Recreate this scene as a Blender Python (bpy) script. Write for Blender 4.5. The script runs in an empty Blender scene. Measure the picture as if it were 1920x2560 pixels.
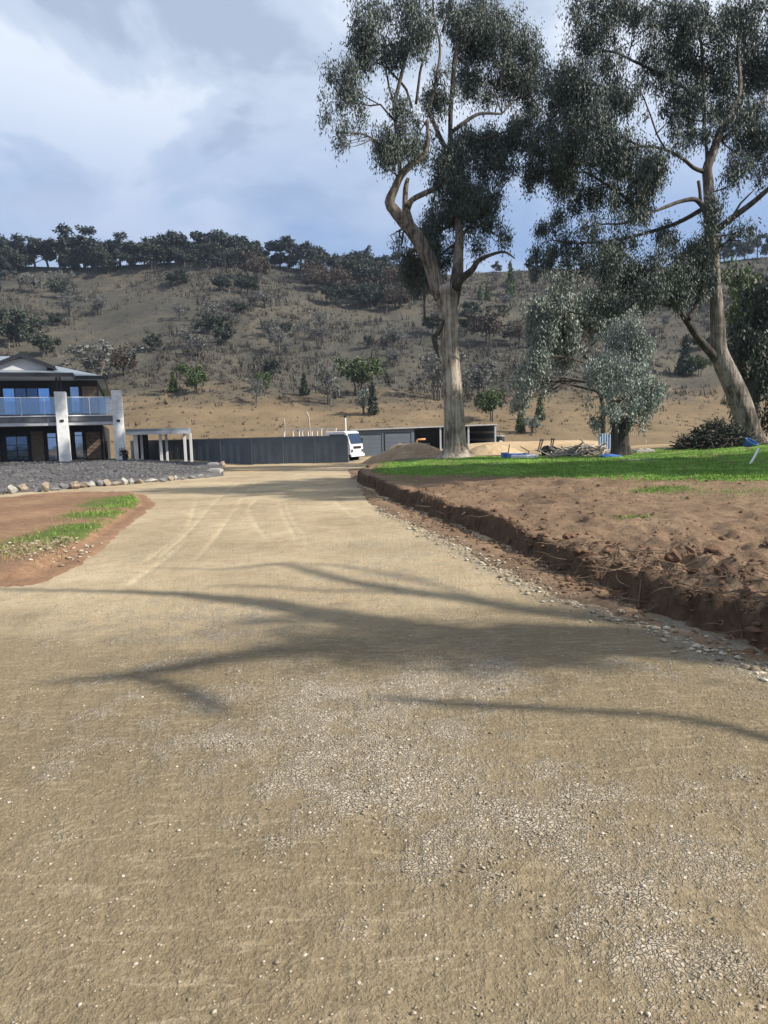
import bpy, bmesh, math, random
import numpy as np
from mathutils import Matrix, Vector

R = math.radians
random.seed(7)
rng = np.random.default_rng(11)
scene = bpy.context.scene
col = scene.collection

# ------------------------------------------------------------------ camera
CAM_H, FPX, HORIZON, ROLL = 1.6, 1750.0, 1078.0, R(1.5)
PITCH = math.atan((1280.0 - HORIZON) / FPX)
_f = np.array([0, math.cos(PITCH), -math.sin(PITCH)])
_r0 = np.array([1.0, 0, 0])
_u0 = np.array([0, math.sin(PITCH), math.cos(PITCH)])
_r = _r0 * math.cos(ROLL) - _u0 * math.sin(ROLL)
_u = _u0 * math.cos(ROLL) + _r0 * math.sin(ROLL)
cam_data = bpy.data.cameras.new('camera')
cam_data.sensor_fit = 'VERTICAL'
cam_data.sensor_height = 36.0
cam_data.sensor_width = 27.0
cam_data.lens = FPX / 2560.0 * 36.0
cam_data.clip_start = 0.05
cam_data.clip_end = 3000.0
cam = bpy.data.objects.new('camera', cam_data)
col.objects.link(cam)
cam.matrix_world = Matrix(((_r[0], _u[0], -_f[0], 0), (_r[1], _u[1], -_f[1], 0), (_r[2], _u[2], -_f[2], CAM_H), (0, 0, 0, 1)))
scene.camera = cam

# ------------------------------------------------------------------ sun, sky, exposure
SUN_EL, SUN_BACK = R(36), R(15)          # sun stands to the right, a little behind the viewer
SUN_DIR = np.array([math.cos(SUN_EL) * math.cos(SUN_BACK), -math.cos(SUN_EL) * math.sin(SUN_BACK), math.sin(SUN_EL)])
sun_data = bpy.data.lights.new('sun', 'SUN')
sun_data.energy = 5.0
sun_data.angle = R(0.55)
sun_data.color = (1.0, 0.93, 0.82)
sun = bpy.data.objects.new('sun', sun_data)
col.objects.link(sun)
sun.rotation_euler = Vector(tuple(SUN_DIR)).to_track_quat('Z', 'Y').to_euler()
sun.location = (30, -10, 40)

world = bpy.data.worlds.new('World')
scene.world = world
world.use_nodes = True
wt = world.node_tree
wt.nodes.clear()
def wn(t, **k):
    n = wt.nodes.new(t)
    for a, b in k.items():
        setattr(n, a, b)
    return n
w_out = wn('ShaderNodeOutputWorld')
w_bg = wn('ShaderNodeBackground')
w_bg.inputs['Strength'].default_value = 0.085
w_sky = wn('ShaderNodeTexSky', sky_type='NISHITA', sun_disc=False)
w_sky.sun_elevation = SUN_EL
w_sky.sun_rotation = math.atan2(SUN_DIR[0], SUN_DIR[1])
w_sky.air_density = 1.0
w_sky.dust_density = 1.2
w_tc = wn('ShaderNodeTexCoord')
w_sep = wn('ShaderNodeSeparateXYZ')
wt.links.new(w_tc.outputs['Generated'], w_sep.inputs[0])
def wmath(op, a, b=None):
    n = wn('ShaderNodeMath', operation=op)
    for i, v in enumerate((a, b)):
        if v is None: continue
        if isinstance(v, (int, float)): n.inputs[i].default_value = v
        else: wt.links.new(v, n.inputs[i])
    return n.outputs[0]
zc = wmath('ADD', wmath('MAXIMUM', w_sep.outputs['Z'], 0.0), 0.32)
cx = wmath('DIVIDE', w_sep.outputs['X'], zc)
cy = wmath('DIVIDE', w_sep.outputs['Y'], zc)
w_cmb = wn('ShaderNodeCombineXYZ')
wt.links.new(cx, w_cmb.inputs[0]); wt.links.new(cy, w_cmb.inputs[1])
w_cmb.inputs[2].default_value = 3.7
def wnoise(scale, detail, rough, dist):
    n = wn('ShaderNodeTexNoise')
    n.inputs['Scale'].default_value = scale
    n.inputs['Detail'].default_value = detail
    n.inputs['Roughness'].default_value = rough
    n.inputs['Distortion'].default_value = dist
    wt.links.new(w_cmb.outputs[0], n.inputs['Vector'])
    return n.outputs['Fac']
def wramp(fac, stops):
    n = wn('ShaderNodeValToRGB')
    while len(n.color_ramp.elements) < len(stops):
        n.color_ramp.elements.new(0.5)
    for e, (p, c) in zip(n.color_ramp.elements, stops):
        e.position = p
        e.color = tuple(c) + (1,)
    n.color_ramp.interpolation = 'EASE'
    wt.links.new(fac, n.inputs[0])
    return n.outputs[0]
cloud_hi = wramp(wnoise(2.7, 7, 0.55, 0.35), [(0.38, (0.41, 0.49, 0.64)), (0.47, (0.55, 0.64, 0.79)), (0.56, (0.75, 0.82, 0.94))])
cloud_lo = wramp(wnoise(1.5, 4, 0.5, 0.2), [(0.38, (0.25, 0.38, 0.64)), (0.58, (0.43, 0.53, 0.73))])
elev = wramp(w_sep.outputs['Z'], [(0.20, (0.0,) * 3), (0.46, (1.0,) * 3)])
w_cm = wn('ShaderNodeMix', data_type='RGBA')
wt.links.new(elev, w_cm.inputs['Factor']); wt.links.new(cloud_lo, w_cm.inputs['A']); wt.links.new(cloud_hi, w_cm.inputs['B'])
cloud_shade = w_cm.outputs['Result']
cloud_mask = wramp(wnoise(1.1, 5, 0.55, 0.3), [(0.34, (0.45,) * 3), (0.52, (0.95,) * 3)])
w_scale = wn('ShaderNodeVectorMath', operation='SCALE')
wt.links.new(cloud_shade, w_scale.inputs[0])
w_scale.inputs['Scale'].default_value = 9.0
w_mix = wn('ShaderNodeMix', data_type='RGBA')
wt.links.new(cloud_mask, w_mix.inputs['Factor'])
wt.links.new(w_sky.outputs[0], w_mix.inputs['A'])
wt.links.new(w_scale.outputs[0], w_mix.inputs['B'])
wt.links.new(w_mix.outputs['Result'], w_bg.inputs['Color'])
wt.links.new(w_bg.outputs[0], w_out.inputs[0])

scene.view_settings.view_transform = 'Standard'
scene.view_settings.look = 'None'
scene.view_settings.exposure = 0.58
scene.view_settings.gamma = 1.0
scene.view_settings.use_curve_mapping = False
scene.render.engine = 'CYCLES'
scene.cycles.max_bounces = 6
scene.cycles.transparent_max_bounces = 8

# ------------------------------------------------------------------ geometry helpers
def ray(px, py):
    return _f + (px - 960.0) / FPX * _r - (py - 1280.0) / FPX * _u
def W(px, py, Y):                       # point seen at this pixel, Y metres ahead
    d = ray(px, py); t = Y / d[1]
    return np.array([d[0] * t, Y, CAM_H + d[2] * t])
def mpp(Y):                             # metres per photo pixel at that depth
    return Y / FPX
def road_z(y):
    return np.interp(y, [-10, 13, 30, 48, 75, 100], [0.0, 0.0, -0.16, -0.45, -0.75, -0.8])
def Gd(px, py, dz=0.0):                 # where a pixel's ray meets the road level (+dz)
    d = ray(px, py); z = 0.0
    for _ in range(12):
        t = (z + dz - CAM_H) / d[2]
        z = float(road_z(d[1] * t))
    return np.array([d[0] * t, d[1] * t])

def _hash(ix, iy, seed):
    h = (ix.astype(np.int64) * 374761393 + iy.astype(np.int64) * 668265263 + seed * 974634777) & 0x7fffffff
    h = ((h ^ (h >> 13)) * 1274126177) & 0x7fffffff
    return ((h ^ (h >> 16)) & 0xffff) / 65535.0
def vnoise(x, y, seed=0):
    x = np.asarray(x, float); y = np.asarray(y, float)
    ix = np.floor(x); iy = np.floor(y)
    fx = x - ix; fy = y - iy
    fx = fx * fx * fx * (fx * (fx * 6 - 15) + 10); fy = fy * fy * fy * (fy * (fy * 6 - 15) + 10)
    ix = ix.astype(np.int64); iy = iy.astype(np.int64)
    a = _hash(ix, iy, seed); b = _hash(ix + 1, iy, seed); c = _hash(ix, iy + 1, seed); d = _hash(ix + 1, iy + 1, seed)
    return (a + (b - a) * fx) * (1 - fy) + (c + (d - c) * fx) * fy
def fbm(x, y, seed=0, octs=4, gain=0.5):    # about -1 .. 1
    s = 0; a = 1.0; n = 0
    for o in range(octs):
        s = s + a * (vnoise(x * 2 ** o + 17.3 * o, y * 2 ** o - 9.1 * o, seed + o) * 2 - 1); n += a; a *= gain
    return s / n
def sm(x, a, b):
    t = np.clip((np.asarray(x, float) - a) / (b - a), 0, 1)
    return t * t * (3 - 2 * t)
def seg_dist(x, y, pts, closed=False):
    """distance to a polyline and the side (+ left of its direction)."""
    pts = [np.asarray(p, float) for p in pts]
    best = np.full(np.shape(x), 1e9); side = np.zeros(np.shape(x)); along = np.zeros(np.shape(x))
    n = len(pts) if closed else len(pts) - 1
    L = 0.0
    for i in range(n):
        a = pts[i]; b = pts[(i + 1) % len(pts)]
        e = b - a; ll = e @ e; ln = math.sqrt(ll)
        t = np.clip(((x - a[0]) * e[0] + (y - a[1]) * e[1]) / ll, 0, 1)
        dx = x - a[0] - t * e[0]; dy = y - a[1] - t * e[1]
        d = np.hypot(dx, dy)
        cr = e[0] * (y - a[1]) - e[1] * (x - a[0])
        m = d < best - 1e-9
        best = np.where(m, d, best); side = np.where(m, np.sign(cr), side); along = np.where(m, L + t * ln, along)
        L += ln
    return best, side, along
def inside_dist(x, y, poly):
    d, _, _ = seg_dist(x, y, poly, True)
    ins = np.zeros(np.shape(x), bool)
    n = len(poly)
    for i in range(n):
        x0, y0 = poly[i]; x1, y1 = poly[(i + 1) % n]
        c = ((y0 > y) != (y1 > y)) & (x < (x1 - x0) * (y - y0) / (y1 - y0 + 1e-12) + x0)
        ins ^= c
    return np.where(ins, d, -d)

def tag(o, label=None, cat=None, group=None, kind=None):
    if label: o['label'] = label
    if cat: o['category'] = cat
    if group: o['group'] = group
    if kind: o['kind'] = kind
    return o
def mesh_np(name, V, F, smooth=False):
    V = np.asarray(V, np.float32); F = np.asarray(F, np.int32)
    me = bpy.data.meshes.new(name)
    me.vertices.add(len(V)); me.vertices.foreach_set('co', V.ravel())
    k = F.shape[1]
    me.loops.add(F.size); me.loops.foreach_set('vertex_index', F.ravel())
    me.polygons.add(len(F))
    me.polygons.foreach_set('loop_start', np.arange(0, F.size, k, dtype=np.int32))
    if smooth:
        me.polygons.foreach_set('use_smooth', np.ones(len(F), bool))
    me.update(calc_edges=True)
    return me
def link(name, me, m, parent=None, loc=None):
    o = bpy.data.objects.new(name, me)
    if m is not None and me is not None and not me.materials:
        me.materials.append(m)
    col.objects.link(o)
    if parent: o.parent = parent
    if loc is not None: o.location = tuple(loc)
    return o
def empty(name, loc=(0, 0, 0), rz=0.0):
    o = bpy.data.objects.new(name, None)
    o.empty_display_size = 0.2
    o.location = tuple(loc); o.rotation_euler = (0, 0, rz)
    col.objects.link(o)
    return o
def set_attr(me, name, arr):
    a = me.attributes.new(name, 'FLOAT', 'POINT')
    a.data.foreach_set('value', np.asarray(arr, np.float32).ravel())
def grid_faces(nr, nc):
    i = np.arange((nr - 1) * (nc - 1)); r = i // (nc - 1); c = i % (nc - 1)
    a = r * nc + c
    return np.stack([a, a + 1, a + nc + 1, a + nc], 1)

class MB:
    def __init__(s): s.v = []; s.f = []
    def add(s, V, F):
        o = len(s.v); s.v += [tuple(map(float, p)) for p in V]; s.f += [tuple(i + o for i in q) for q in F]; return s
    def box(s, x0, x1, y0, y1, z0, z1):
        V = [(x, y, z) for z in (z0, z1) for y in (y0, y1) for x in (x0, x1)]
        return s.add(V, [(0, 2, 3, 1), (4, 5, 7, 6), (0, 1, 5, 4), (2, 6, 7, 3), (0, 4, 6, 2), (1, 3, 7, 5)])
    def bar(s, a, b, w, h=None, up=(0, 0, 1)):
        a = Vector(a); b = Vector(b); h = h or w
        d = (b - a).normalized(); upv = Vector(up)
        if abs(d.dot(upv)) > 0.98: upv = Vector((0, 1, 0))
        sx = d.cross(upv).normalized() * (w / 2); sy = sx.cross(d).normalized() * (h / 2)
        V = [p + i * sx + j * sy for p in (a, b) for i, j in ((-1, -1), (1, -1), (1, 1), (-1, 1))]
        return s.add(V, [(3, 2, 1, 0), (4, 5, 6, 7), (0, 1, 5, 4), (1, 2, 6, 5), (2, 3, 7, 6), (3, 0, 4, 7)])
    def prism(s, prof, axis0, axis1, place):
        """prof: 2-D points; place(u, v, w) -> xyz; w runs axis0..axis1"""
        n = len(prof)
        V = [place(u, v, axis0) for u, v in prof] + [place(u, v, axis1) for u, v in prof]
        F = [tuple(range(n)), tuple(range(2 * n - 1, n - 1, -1))] + [(i, i + n, (i + 1) % n + n, (i + 1) % n) for i in range(n)]
        return s.add(V, F)
    def tube(s, pts, rad, n=8, cap=True):
        V, F = tube_arrays(pts, rad, n)
        return s.add(V, F)
    def lathe(s, prof, cx=0, cy=0, n=16):
        V = []; F = []
        for r, z in prof:
            for k in range(n):
                a = 2 * math.pi * k / n; V.append((cx + r * math.cos(a), cy + r * math.sin(a), z))
        for i in range(len(prof) - 1):
            for k in range(n):
                F.append((i * n + k, i * n + (k + 1) % n, (i + 1) * n + (k + 1) % n, (i + 1) * n + k))
        F.append(tuple(range(n - 1, -1, -1))); F.append(tuple(range((len(prof) - 1) * n, len(prof) * n)))
        return s.add(V, F)
    def build(s, name, m, parent=None, bevel=0.0, smooth=False, loc=None):
        me = bpy.data.meshes.new(name)
        me.from_pydata(s.v, [], s.f)
        if bevel > 0 or True:
            bm = bmesh.new(); bm.from_mesh(me)
            bmesh.ops.recalc_face_normals(bm, faces=bm.faces)
            if bevel > 0:
                bmesh.ops.bevel(bm, geom=list(bm.edges), offset=bevel, segments=1, affect='EDGES', clamp_overlap=True)
            bm.to_mesh(me); bm.free()
        if smooth:
            for p in me.polygons: p.use_smooth = True
        return link(name, me, m, parent, loc)

def catmull(pts, step):
    P = [np.asarray(p, float) for p in pts]
    P = [2 * P[0] - P[1]] + P + [2 * P[-1] - P[-2]]
    out = []
    for i in range(1, len(P) - 2):
        p0, p1, p2, p3 = P[i - 1:i + 3]
        n = max(1, int(np.linalg.norm((p2 - p1)[:3]) / step))
        for k in range(n):
            t = k / n
            out.append(0.5 * (2 * p1 + (p2 - p0) * t + (2 * p0 - 5 * p1 + 4 * p2 - p3) * t * t + (3 * p1 - p0 - 3 * p2 + p3) * t ** 3))
    out.append(P[-2])
    return np.array(out)
def tube_arrays(pts, rad, n=8, rfun=None):
    P = np.asarray(pts, float); rad = np.broadcast_to(np.asarray(rad, float), (len(P),))
    T = np.gradient(P, axis=0); T /= np.linalg.norm(T, axis=1)[:, None] + 1e-9
    ref = np.array([0.0, 1, 0]) if abs(T[0][1]) < 0.9 else np.array([1.0, 0, 0])
    x = np.cross(T[0], ref); x /= np.linalg.norm(x)
    V = []
    ang = np.arange(n) * 2 * math.pi / n
    for i in range(len(P)):
        x = x - T[i] * (x @ T[i]); x /= np.linalg.norm(x) + 1e-9
        y = np.cross(T[i], x)
        rr = rad[i] * (rfun(ang, i) if rfun else 1.0)
        V.append(P[i] + (np.cos(ang) * rr)[:, None] * x + (np.sin(ang) * rr)[:, None] * y)
    V = np.concatenate(V)
    F = []
    for i in range(len(P) - 1):
        for k in range(n):
            k2 = (k + 1) % n
            F.append((i * n + k, i * n + k2, (i + 1) * n + k2, (i + 1) * n + k))
    a = len(V)
    V = np.concatenate([V, P[:1], P[-1:]])
    for k in range(n):
        k2 = (k + 1) % n
        F.append((k2, k, a, a)); F.append(((len(P) - 1) * n + k, (len(P) - 1) * n + k2, a + 1, a + 1))
    F = [f if f[2] != f[3] else f[:3] for f in F]
    return V, F

# ------------------------------------------------------------------ materials
class Mat:
    def __init__(s, name):
        s.m = bpy.data.materials.new(name); s.m.use_nodes = True
        s.t = s.m.node_tree; s.b = s.t.nodes['Principled BSDF']
        s._pos = None
    def n(s, t, **k):
        x = s.t.nodes.new(t)
        for a, b in k.items(): setattr(x, a, b)
        return x
    def l(s, a, b): s.t.links.new(a, b)
    def pos(s, kind='Position', scale=(1, 1, 1)):
        if kind == 'Position': o = s.n('ShaderNodeNewGeometry').outputs['Position']
        else: o = s.n('ShaderNodeTexCoord').outputs['Object']
        mp = s.n('ShaderNodeMapping'); mp.inputs['Scale'].default_value = scale
        s.l(o, mp.inputs['Vector']); return mp.outputs[0]
    def noise(s, v, scale, detail=4, rough=0.55, dist=0.0):
        x = s.n('ShaderNodeTexNoise'); s.l(v, x.inputs['Vector'])
        x.inputs['Scale'].default_value = scale; x.inputs['Detail'].default_value = detail
        x.inputs['Roughness'].default_value = rough; x.inputs['Distortion'].default_value = dist
        return x.outputs['Fac']
    def voro(s, v, scale, feature='F1', out='Distance'):
        x = s.n('ShaderNodeTexVoronoi', feature=feature); s.l(v, x.inputs['Vector'])
        x.inputs['Scale'].default_value = scale
        return x.outputs[out]
    def ramp(s, f, stops, interp='LINEAR'):
        x = s.n('ShaderNodeValToRGB'); x.color_ramp.interpolation = interp
        while len(x.color_ramp.elements) < len(stops): x.color_ramp.elements.new(0.5)
        for e, (p, c) in zip(x.color_ramp.elements, stops):
            e.position = p; e.color = (tuple(c) if hasattr(c, '__len__') else (c, c, c)) + (1,)
        s.l(f, x.inputs[0]); return x.outputs[0]
    def mix(s, f, a, b, blend='MIX'):
        x = s.n('ShaderNodeMix', data_type='RGBA', blend_type=blend)
        for sock, v in (('Factor', f), ('A', a), ('B', b)):
            if isinstance(v, (int, float)): x.inputs[sock].default_value = v
            elif isinstance(v, tuple): x.inputs[sock].default_value = v + (1,)
            else: s.l(v, x.inputs[sock])
        return x.outputs['Result']
    def math(s, op, a, b=0.0):
        x = s.n('ShaderNodeMath', operation=op)
        for i, v in enumerate((a, b)):
            if isinstance(v, (int, float)): x.inputs[i].default_value = v
            else: s.l(v, x.inputs[i])
        return x.outputs[0]
    def attr(s, name):
        return s.n('ShaderNodeAttribute', attribute_name=name).outputs['Fac']
    def bump(s, h, strength, dist=0.02):
        x = s.n('ShaderNodeBump'); x.inputs['Strength'].default_value = strength; x.inputs['Distance'].default_value = dist
        s.l(h, x.inputs['Height']); s.l(x.outputs[0], s.b.inputs['Normal'])
    def color(s, c):
        if isinstance(c, tuple): s.b.inputs['Base Color'].default_value = c + (1,)
        else: s.l(c, s.b.inputs['Base Color'])
    def fin(s, rough=0.8, spec=0.3, metal=0.0):
        s.b.inputs['Roughness'].default_value = rough
        s.b.inputs['Specular IOR Level'].default_value = spec
        s.b.inputs['Metallic'].default_value = metal
        return s.m

def simple(name, c, rough=0.7, spec=0.3, metal=0.0, var=0.15, scale=3.0, bump=0.0, bscale=40.0):
    M = Mat(name); v = M.pos('Object')
    f = M.noise(v, scale, 5, 0.6)
    lo = tuple(x * (1 - var) for x in c); hi = tuple(min(1, x * (1 + var)) for x in c)
    M.color(M.ramp(f, [(0.3, lo), (0.7, hi)]))
    if bump: M.bump(M.noise(v, bscale, 4), bump, 0.01)
    return M.fin(rough, spec, metal)

def mat_road():
    M = Mat('gravel'); p = M.pos()
    big = M.noise(p, 0.45, 4, 0.55); med = M.noise(p, 3.2, 5, 0.62); fine = M.noise(p, 26, 4, 0.7); grit = M.noise(p, 120, 2, 0.6)
    stony = M.attr('stony'); wear = M.attr('wear')
    base = M.ramp(M.math('ADD', M.math('MULTIPLY', big, 0.6), M.math('MULTIPLY', med, 0.4)),
                  [(0.36, (0.235, 0.175, 0.103)), (0.50, (0.365, 0.286, 0.178)), (0.66, (0.53, 0.428, 0.280))])
    base = M.mix(M.ramp(fine, [(0.35, 0.0), (0.75, 0.65)]), base, (0.43, 0.35, 0.235))
    base = M.mix(M.ramp(grit, [(0.60, 0.0), (0.72, 0.75)]), base, (0.16, 0.125, 0.08))
    near_dark = M.ramp(M.math('ADD', M.attr('near_dark'), M.math('MULTIPLY', M.math('SUBTRACT', med, 0.5), 0.9)), [(0.3, 0.0), (0.8, 0.9)])  # darker gravel tone, strongest near the camera, broken up by noise
    base = M.mix(near_dark, base, M.ramp(M.math('ADD', M.math('MULTIPLY', big, .5), M.math('MULTIPLY', fine, .5)), [(0.36, (0.150, 0.116, 0.069)), (0.64, (0.238, 0.188, 0.116))]))
    strk = M.noise(M.pos('Position', (2.2, 9.0, 4.0)), 2.2, 6, 0.68, 0.8)
    base = M.mix(M.ramp(strk, [(0.52, 0.0), (0.68, 0.5)]), base, (0.42, 0.34, 0.225))
    base = M.mix(M.ramp(strk, [(0.30, 0.5), (0.44, 0.0)]), base, (0.19, 0.15, 0.09))
    spk = M.noise(p, 55, 3, 0.75)
    base = M.mix(M.ramp(spk, [(0.60, 0.0), (0.72, 0.7)]), base, (0.47, 0.39, 0.27))
    base = M.mix(M.ramp(spk, [(0.30, 0.7), (0.41, 0.0)]), base, (0.15, 0.118, 0.074))
    # stony, dried patches: pale chips split by dark gaps
    warp = M.n('ShaderNodeVectorMath', operation='ADD'); M.l(p, warp.inputs[0])
    wv = M.n('ShaderNodeVectorMath', operation='SCALE'); wn_ = M.n('ShaderNodeTexNoise'); M.l(p, wn_.inputs['Vector']); wn_.inputs['Scale'].default_value = 9
    M.l(wn_.outputs['Color'], wv.inputs[0]); wv.inputs['Scale'].default_value = 0.10; M.l(wv.outputs[0], warp.inputs[1])
    crack = M.voro(warp.outputs[0], 58, 'DISTANCE_TO_EDGE')
    chips = M.ramp(crack, [(0.0, 0.15), (0.16, 1.0)])
    cell = M.voro(warp.outputs[0], 58, 'F1', 'Color')
    cbw = M.n('ShaderNodeSeparateColor'); M.l(cell, cbw.inputs[0])
    chipcol = M.ramp(cbw.outputs[0], [(0.0, (0.36, 0.30, 0.22)), (1.0, (0.56, 0.495, 0.40))])
    pale = M.mix(chips, (0.20, 0.158, 0.10), chipcol)
    sm_ = M.math('ADD', stony, M.math('MULTIPLY', M.math('SUBTRACT', med, 0.5), 2.2))
    sm_ = M.math('ADD', sm_, M.math('MULTIPLY', M.math('SUBTRACT', fine, 0.5), 1.3))
    fs = M.ramp(sm_, [(0.56, 0.0), (1.05, 0.8)])
    c = M.mix(fs, base, pale)
    c = M.mix(M.math('MULTIPLY', M.math('MULTIPLY', wear, M.ramp(med, [(0.35, 0.3), (0.6, 1.0)])), 0.55), c, (0.56, 0.462, 0.312))
    M.color(c)
    h = M.math('ADD', M.math('MULTIPLY', fine, 0.6), M.math('MULTIPLY', spk, 0.45))
    h = M.math('ADD', h, M.math('MULTIPLY', med, 0.9))
    h = M.math('ADD', h, M.math('MULTIPLY', M.math('MULTIPLY', chips, fs), 0.5))
    M.bump(h, 0.9, 0.03)
    return M.fin(0.92, 0.15)

def mat_soil(name, a, b, c, dark, bump=0.9):
    M = Mat(name); p = M.pos()
    big = M.noise(p, 0.6, 5, 0.6); med = M.noise(p, 5, 6, 0.68, 0.4); fine = M.noise(p, 38, 4, 0.7)
    st = M.noise(M.pos('Position', (1.3, 7, 3)), 1.6, 5, 0.62, 0.5)
    k = M.math('ADD', M.math('MULTIPLY', big, 0.45), M.math('MULTIPLY', med, 0.3)); k = M.math('ADD', k, M.math('MULTIPLY', st, 0.25))
    cc = M.ramp(k, [(0.34, a), (0.5, b), (0.64, c)])
    cc = M.mix(M.ramp(fine, [(0.56, 0.0), (0.74, 0.8)]), cc, dark)
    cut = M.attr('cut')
    cc = M.mix(M.math('MULTIPLY', cut, 0.85), cc, M.ramp(med, [(0.35, (0.045, 0.030, 0.021)), (0.65, (0.105, 0.064, 0.040))]))  # dark fresh-cut soil, with the bank face's shade also put into the colour
    g = M.attr('green')
    gm = M.ramp(M.math('ADD', g, M.math('MULTIPLY', M.math('SUBTRACT', med, 0.5), 1.2)), [(0.45, 0.0), (0.7, 0.9)])
    cc = M.mix(gm, cc, M.ramp(fine, [(0.3, (0.045, 0.075, 0.018)), (0.7, (0.13, 0.18, 0.045))]))
    M.color(cc)
    h = M.math('ADD', M.math('MULTIPLY', med, 1.0), M.math('MULTIPLY', fine, 0.35)); h = M.math('ADD', h, M.math('MULTIPLY', st, 0.8))
    M.bump(h, bump, 0.05)
    return M.fin(0.95, 0.1)

def mat_hill():
    M = Mat('dry_hill'); p = M.pos()
    big = M.noise(p, 0.022, 5, 0.6); med = M.noise(p, 0.16, 6, 0.65); fine = M.noise(p, 1.5, 5, 0.7)
    spk = M.noise(p, 0.9, 3, 0.75)
    c = M.ramp(M.math('ADD', M.math('MULTIPLY', big, 0.6), M.math('MULTIPLY', med, 0.4)),
               [(0.38, (0.043, 0.043, 0.037)), (0.48, (0.068, 0.064, 0.052)), (0.60, (0.104, 0.091, 0.068))])
    c = M.mix(M.ramp(spk, [(0.50, 0.0), (0.66, 0.75)]), c, (0.042, 0.041, 0.036))
    c = M.mix(M.ramp(fine, [(0.5, 0.0), (0.8, 0.4)]), c, (0.19, 0.162, 0.118))
    dirt = M.attr('dirt'); green = M.attr('green'); dry = M.attr('dry')
    c = M.mix(M.math('MULTIPLY', dry, 0.8), c, M.ramp(med, [(0.35, (0.165, 0.118, 0.068)), (0.65, (0.25, 0.178, 0.102))]))
    c = M.mix(green, c, M.ramp(fine, [(0.3, (0.06, 0.11, 0.02)), (0.7, (0.13, 0.20, 0.045))]))
    c = M.mix(dirt, c, M.ramp(fine, [(0.3, (0.30, 0.215, 0.125)), (0.7, (0.42, 0.315, 0.19))]))
    M.color(c)
    M.bump(M.math('ADD', med, M.math('MULTIPLY', fine, 0.5)), 0.7, 0.5)
    return M.fin(0.95, 0.1)

def mat_leaf(name, a, b, c, rough=0.55, spec=0.28):
    M = Mat(name)
    f = M.n('ShaderNodeNewGeometry').outputs['Random Per Island']
    big = M.noise(M.pos('Object'), 0.9, 2)
    k = M.math('ADD', M.math('MULTIPLY', f, 0.65), M.math('MULTIPLY', big, 0.35))
    M.color(M.ramp(k, [(0.2, a), (0.5, b), (0.85, c)]))
    return M.fin(rough, spec)

def mat_bark(name, dark, mid, pale, s=1.0):
    M = Mat(name); v = M.pos('Object', (3.2 * s, 3.2 * s, 0.22 * s)); w = M.pos('Object')
    st = M.noise(v, 1.6, 7, 0.75, 0.8); pt = M.noise(w, 0.9 * s, 5, 0.6, 0.6); fi = M.noise(M.pos('Object', (30 * s, 30 * s, 3 * s)), 1.0, 4, 0.7)
    c = M.ramp(M.math('ADD', M.math('MULTIPLY', st, 0.6), M.math('MULTIPLY', pt, 0.4)), [(0.41, dark), (0.48, mid), (0.55, pale)])
    c = M.mix(M.ramp(fi, [(0.5, 0.0), (0.75, 0.6)]), c, dark)
    M.color(c); M.bump(M.math('ADD', st, M.math('MULTIPLY', fi, 0.5)), 1.0, 0.09)
    return M.fin(0.85, 0.2)

MT = {}
MT['road'] = mat_road()
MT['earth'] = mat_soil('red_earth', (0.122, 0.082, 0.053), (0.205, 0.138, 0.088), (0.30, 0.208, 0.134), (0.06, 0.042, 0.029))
MT['verge'] = mat_soil('verge_earth', (0.16, 0.095, 0.06), (0.24, 0.145, 0.09), (0.33, 0.215, 0.13), (0.10, 0.062, 0.04))
MT['bed'] = mat_soil('grey_gravel_bed', (0.070, 0.068, 0.070), (0.108, 0.104, 0.104), (0.165, 0.158, 0.152), (0.035, 0.034, 0.036), 1.0)
MT['sand'] = mat_soil('sand', (0.36, 0.26, 0.155), (0.45, 0.335, 0.205), (0.53, 0.41, 0.265), (0.24, 0.16, 0.09), 0.5)
MT['dirtpile'] = mat_soil('dirt_pile', (0.23, 0.16, 0.098), (0.33, 0.24, 0.15), (0.43, 0.325, 0.215), (0.12, 0.08, 0.05), 1.0)
MT['hill'] = mat_hill()
MT['turf'] = simple('turf', (0.125, 0.215, 0.04), 0.9, 0.1, 0, 0.5, 0.9)
MT['leaf_gum'] = mat_leaf('gum_leaf', (0.038, 0.049, 0.040), (0.072, 0.089, 0.072), (0.130, 0.152, 0.125))
MT['leaf_dark'] = mat_leaf('dark_leaf', (0.018, 0.026, 0.018), (0.034, 0.045, 0.030), (0.070, 0.080, 0.055))
MT['leaf_silver'] = mat_leaf('silver_leaf', (0.10, 0.118, 0.102), (0.21, 0.24, 0.205), (0.37, 0.40, 0.35), 0.55, 0.3)
MT['leaf_ridge'] = mat_leaf('ridge_leaf', (0.020, 0.028, 0.030), (0.036, 0.048, 0.048), (0.062, 0.078, 0.074), 0.6, 0.3)
MT['leaf_green'] = mat_leaf('green_leaf', (0.035, 0.055, 0.018), (0.065, 0.095, 0.03), (0.11, 0.145, 0.05), 0.6, 0.3)
MT['leaf_grey'] = mat_leaf('grey_leaf', (0.07, 0.075, 0.068), (0.12, 0.125, 0.115), (0.2, 0.2, 0.18), 0.6, 0.3)
MT['leaf_brown'] = mat_leaf('brown_leaf', (0.04, 0.03, 0.024), (0.075, 0.055, 0.042), (0.12, 0.09, 0.068), 0.7, 0.2)
MT['twig'] = mat_leaf('dry_twig', (0.06, 0.052, 0.047), (0.10, 0.088, 0.078), (0.17, 0.15, 0.13), 0.8, 0.2)
MT['grass'] = mat_leaf('grass_blade', (0.065, 0.135, 0.02), (0.135, 0.25, 0.036), (0.28, 0.40, 0.085), 0.6, 0.25)
MT['drygrass'] = mat_leaf('straw', (0.16, 0.12, 0.06), (0.26, 0.2, 0.11), (0.38, 0.31, 0.19), 0.8, 0.2)
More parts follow.
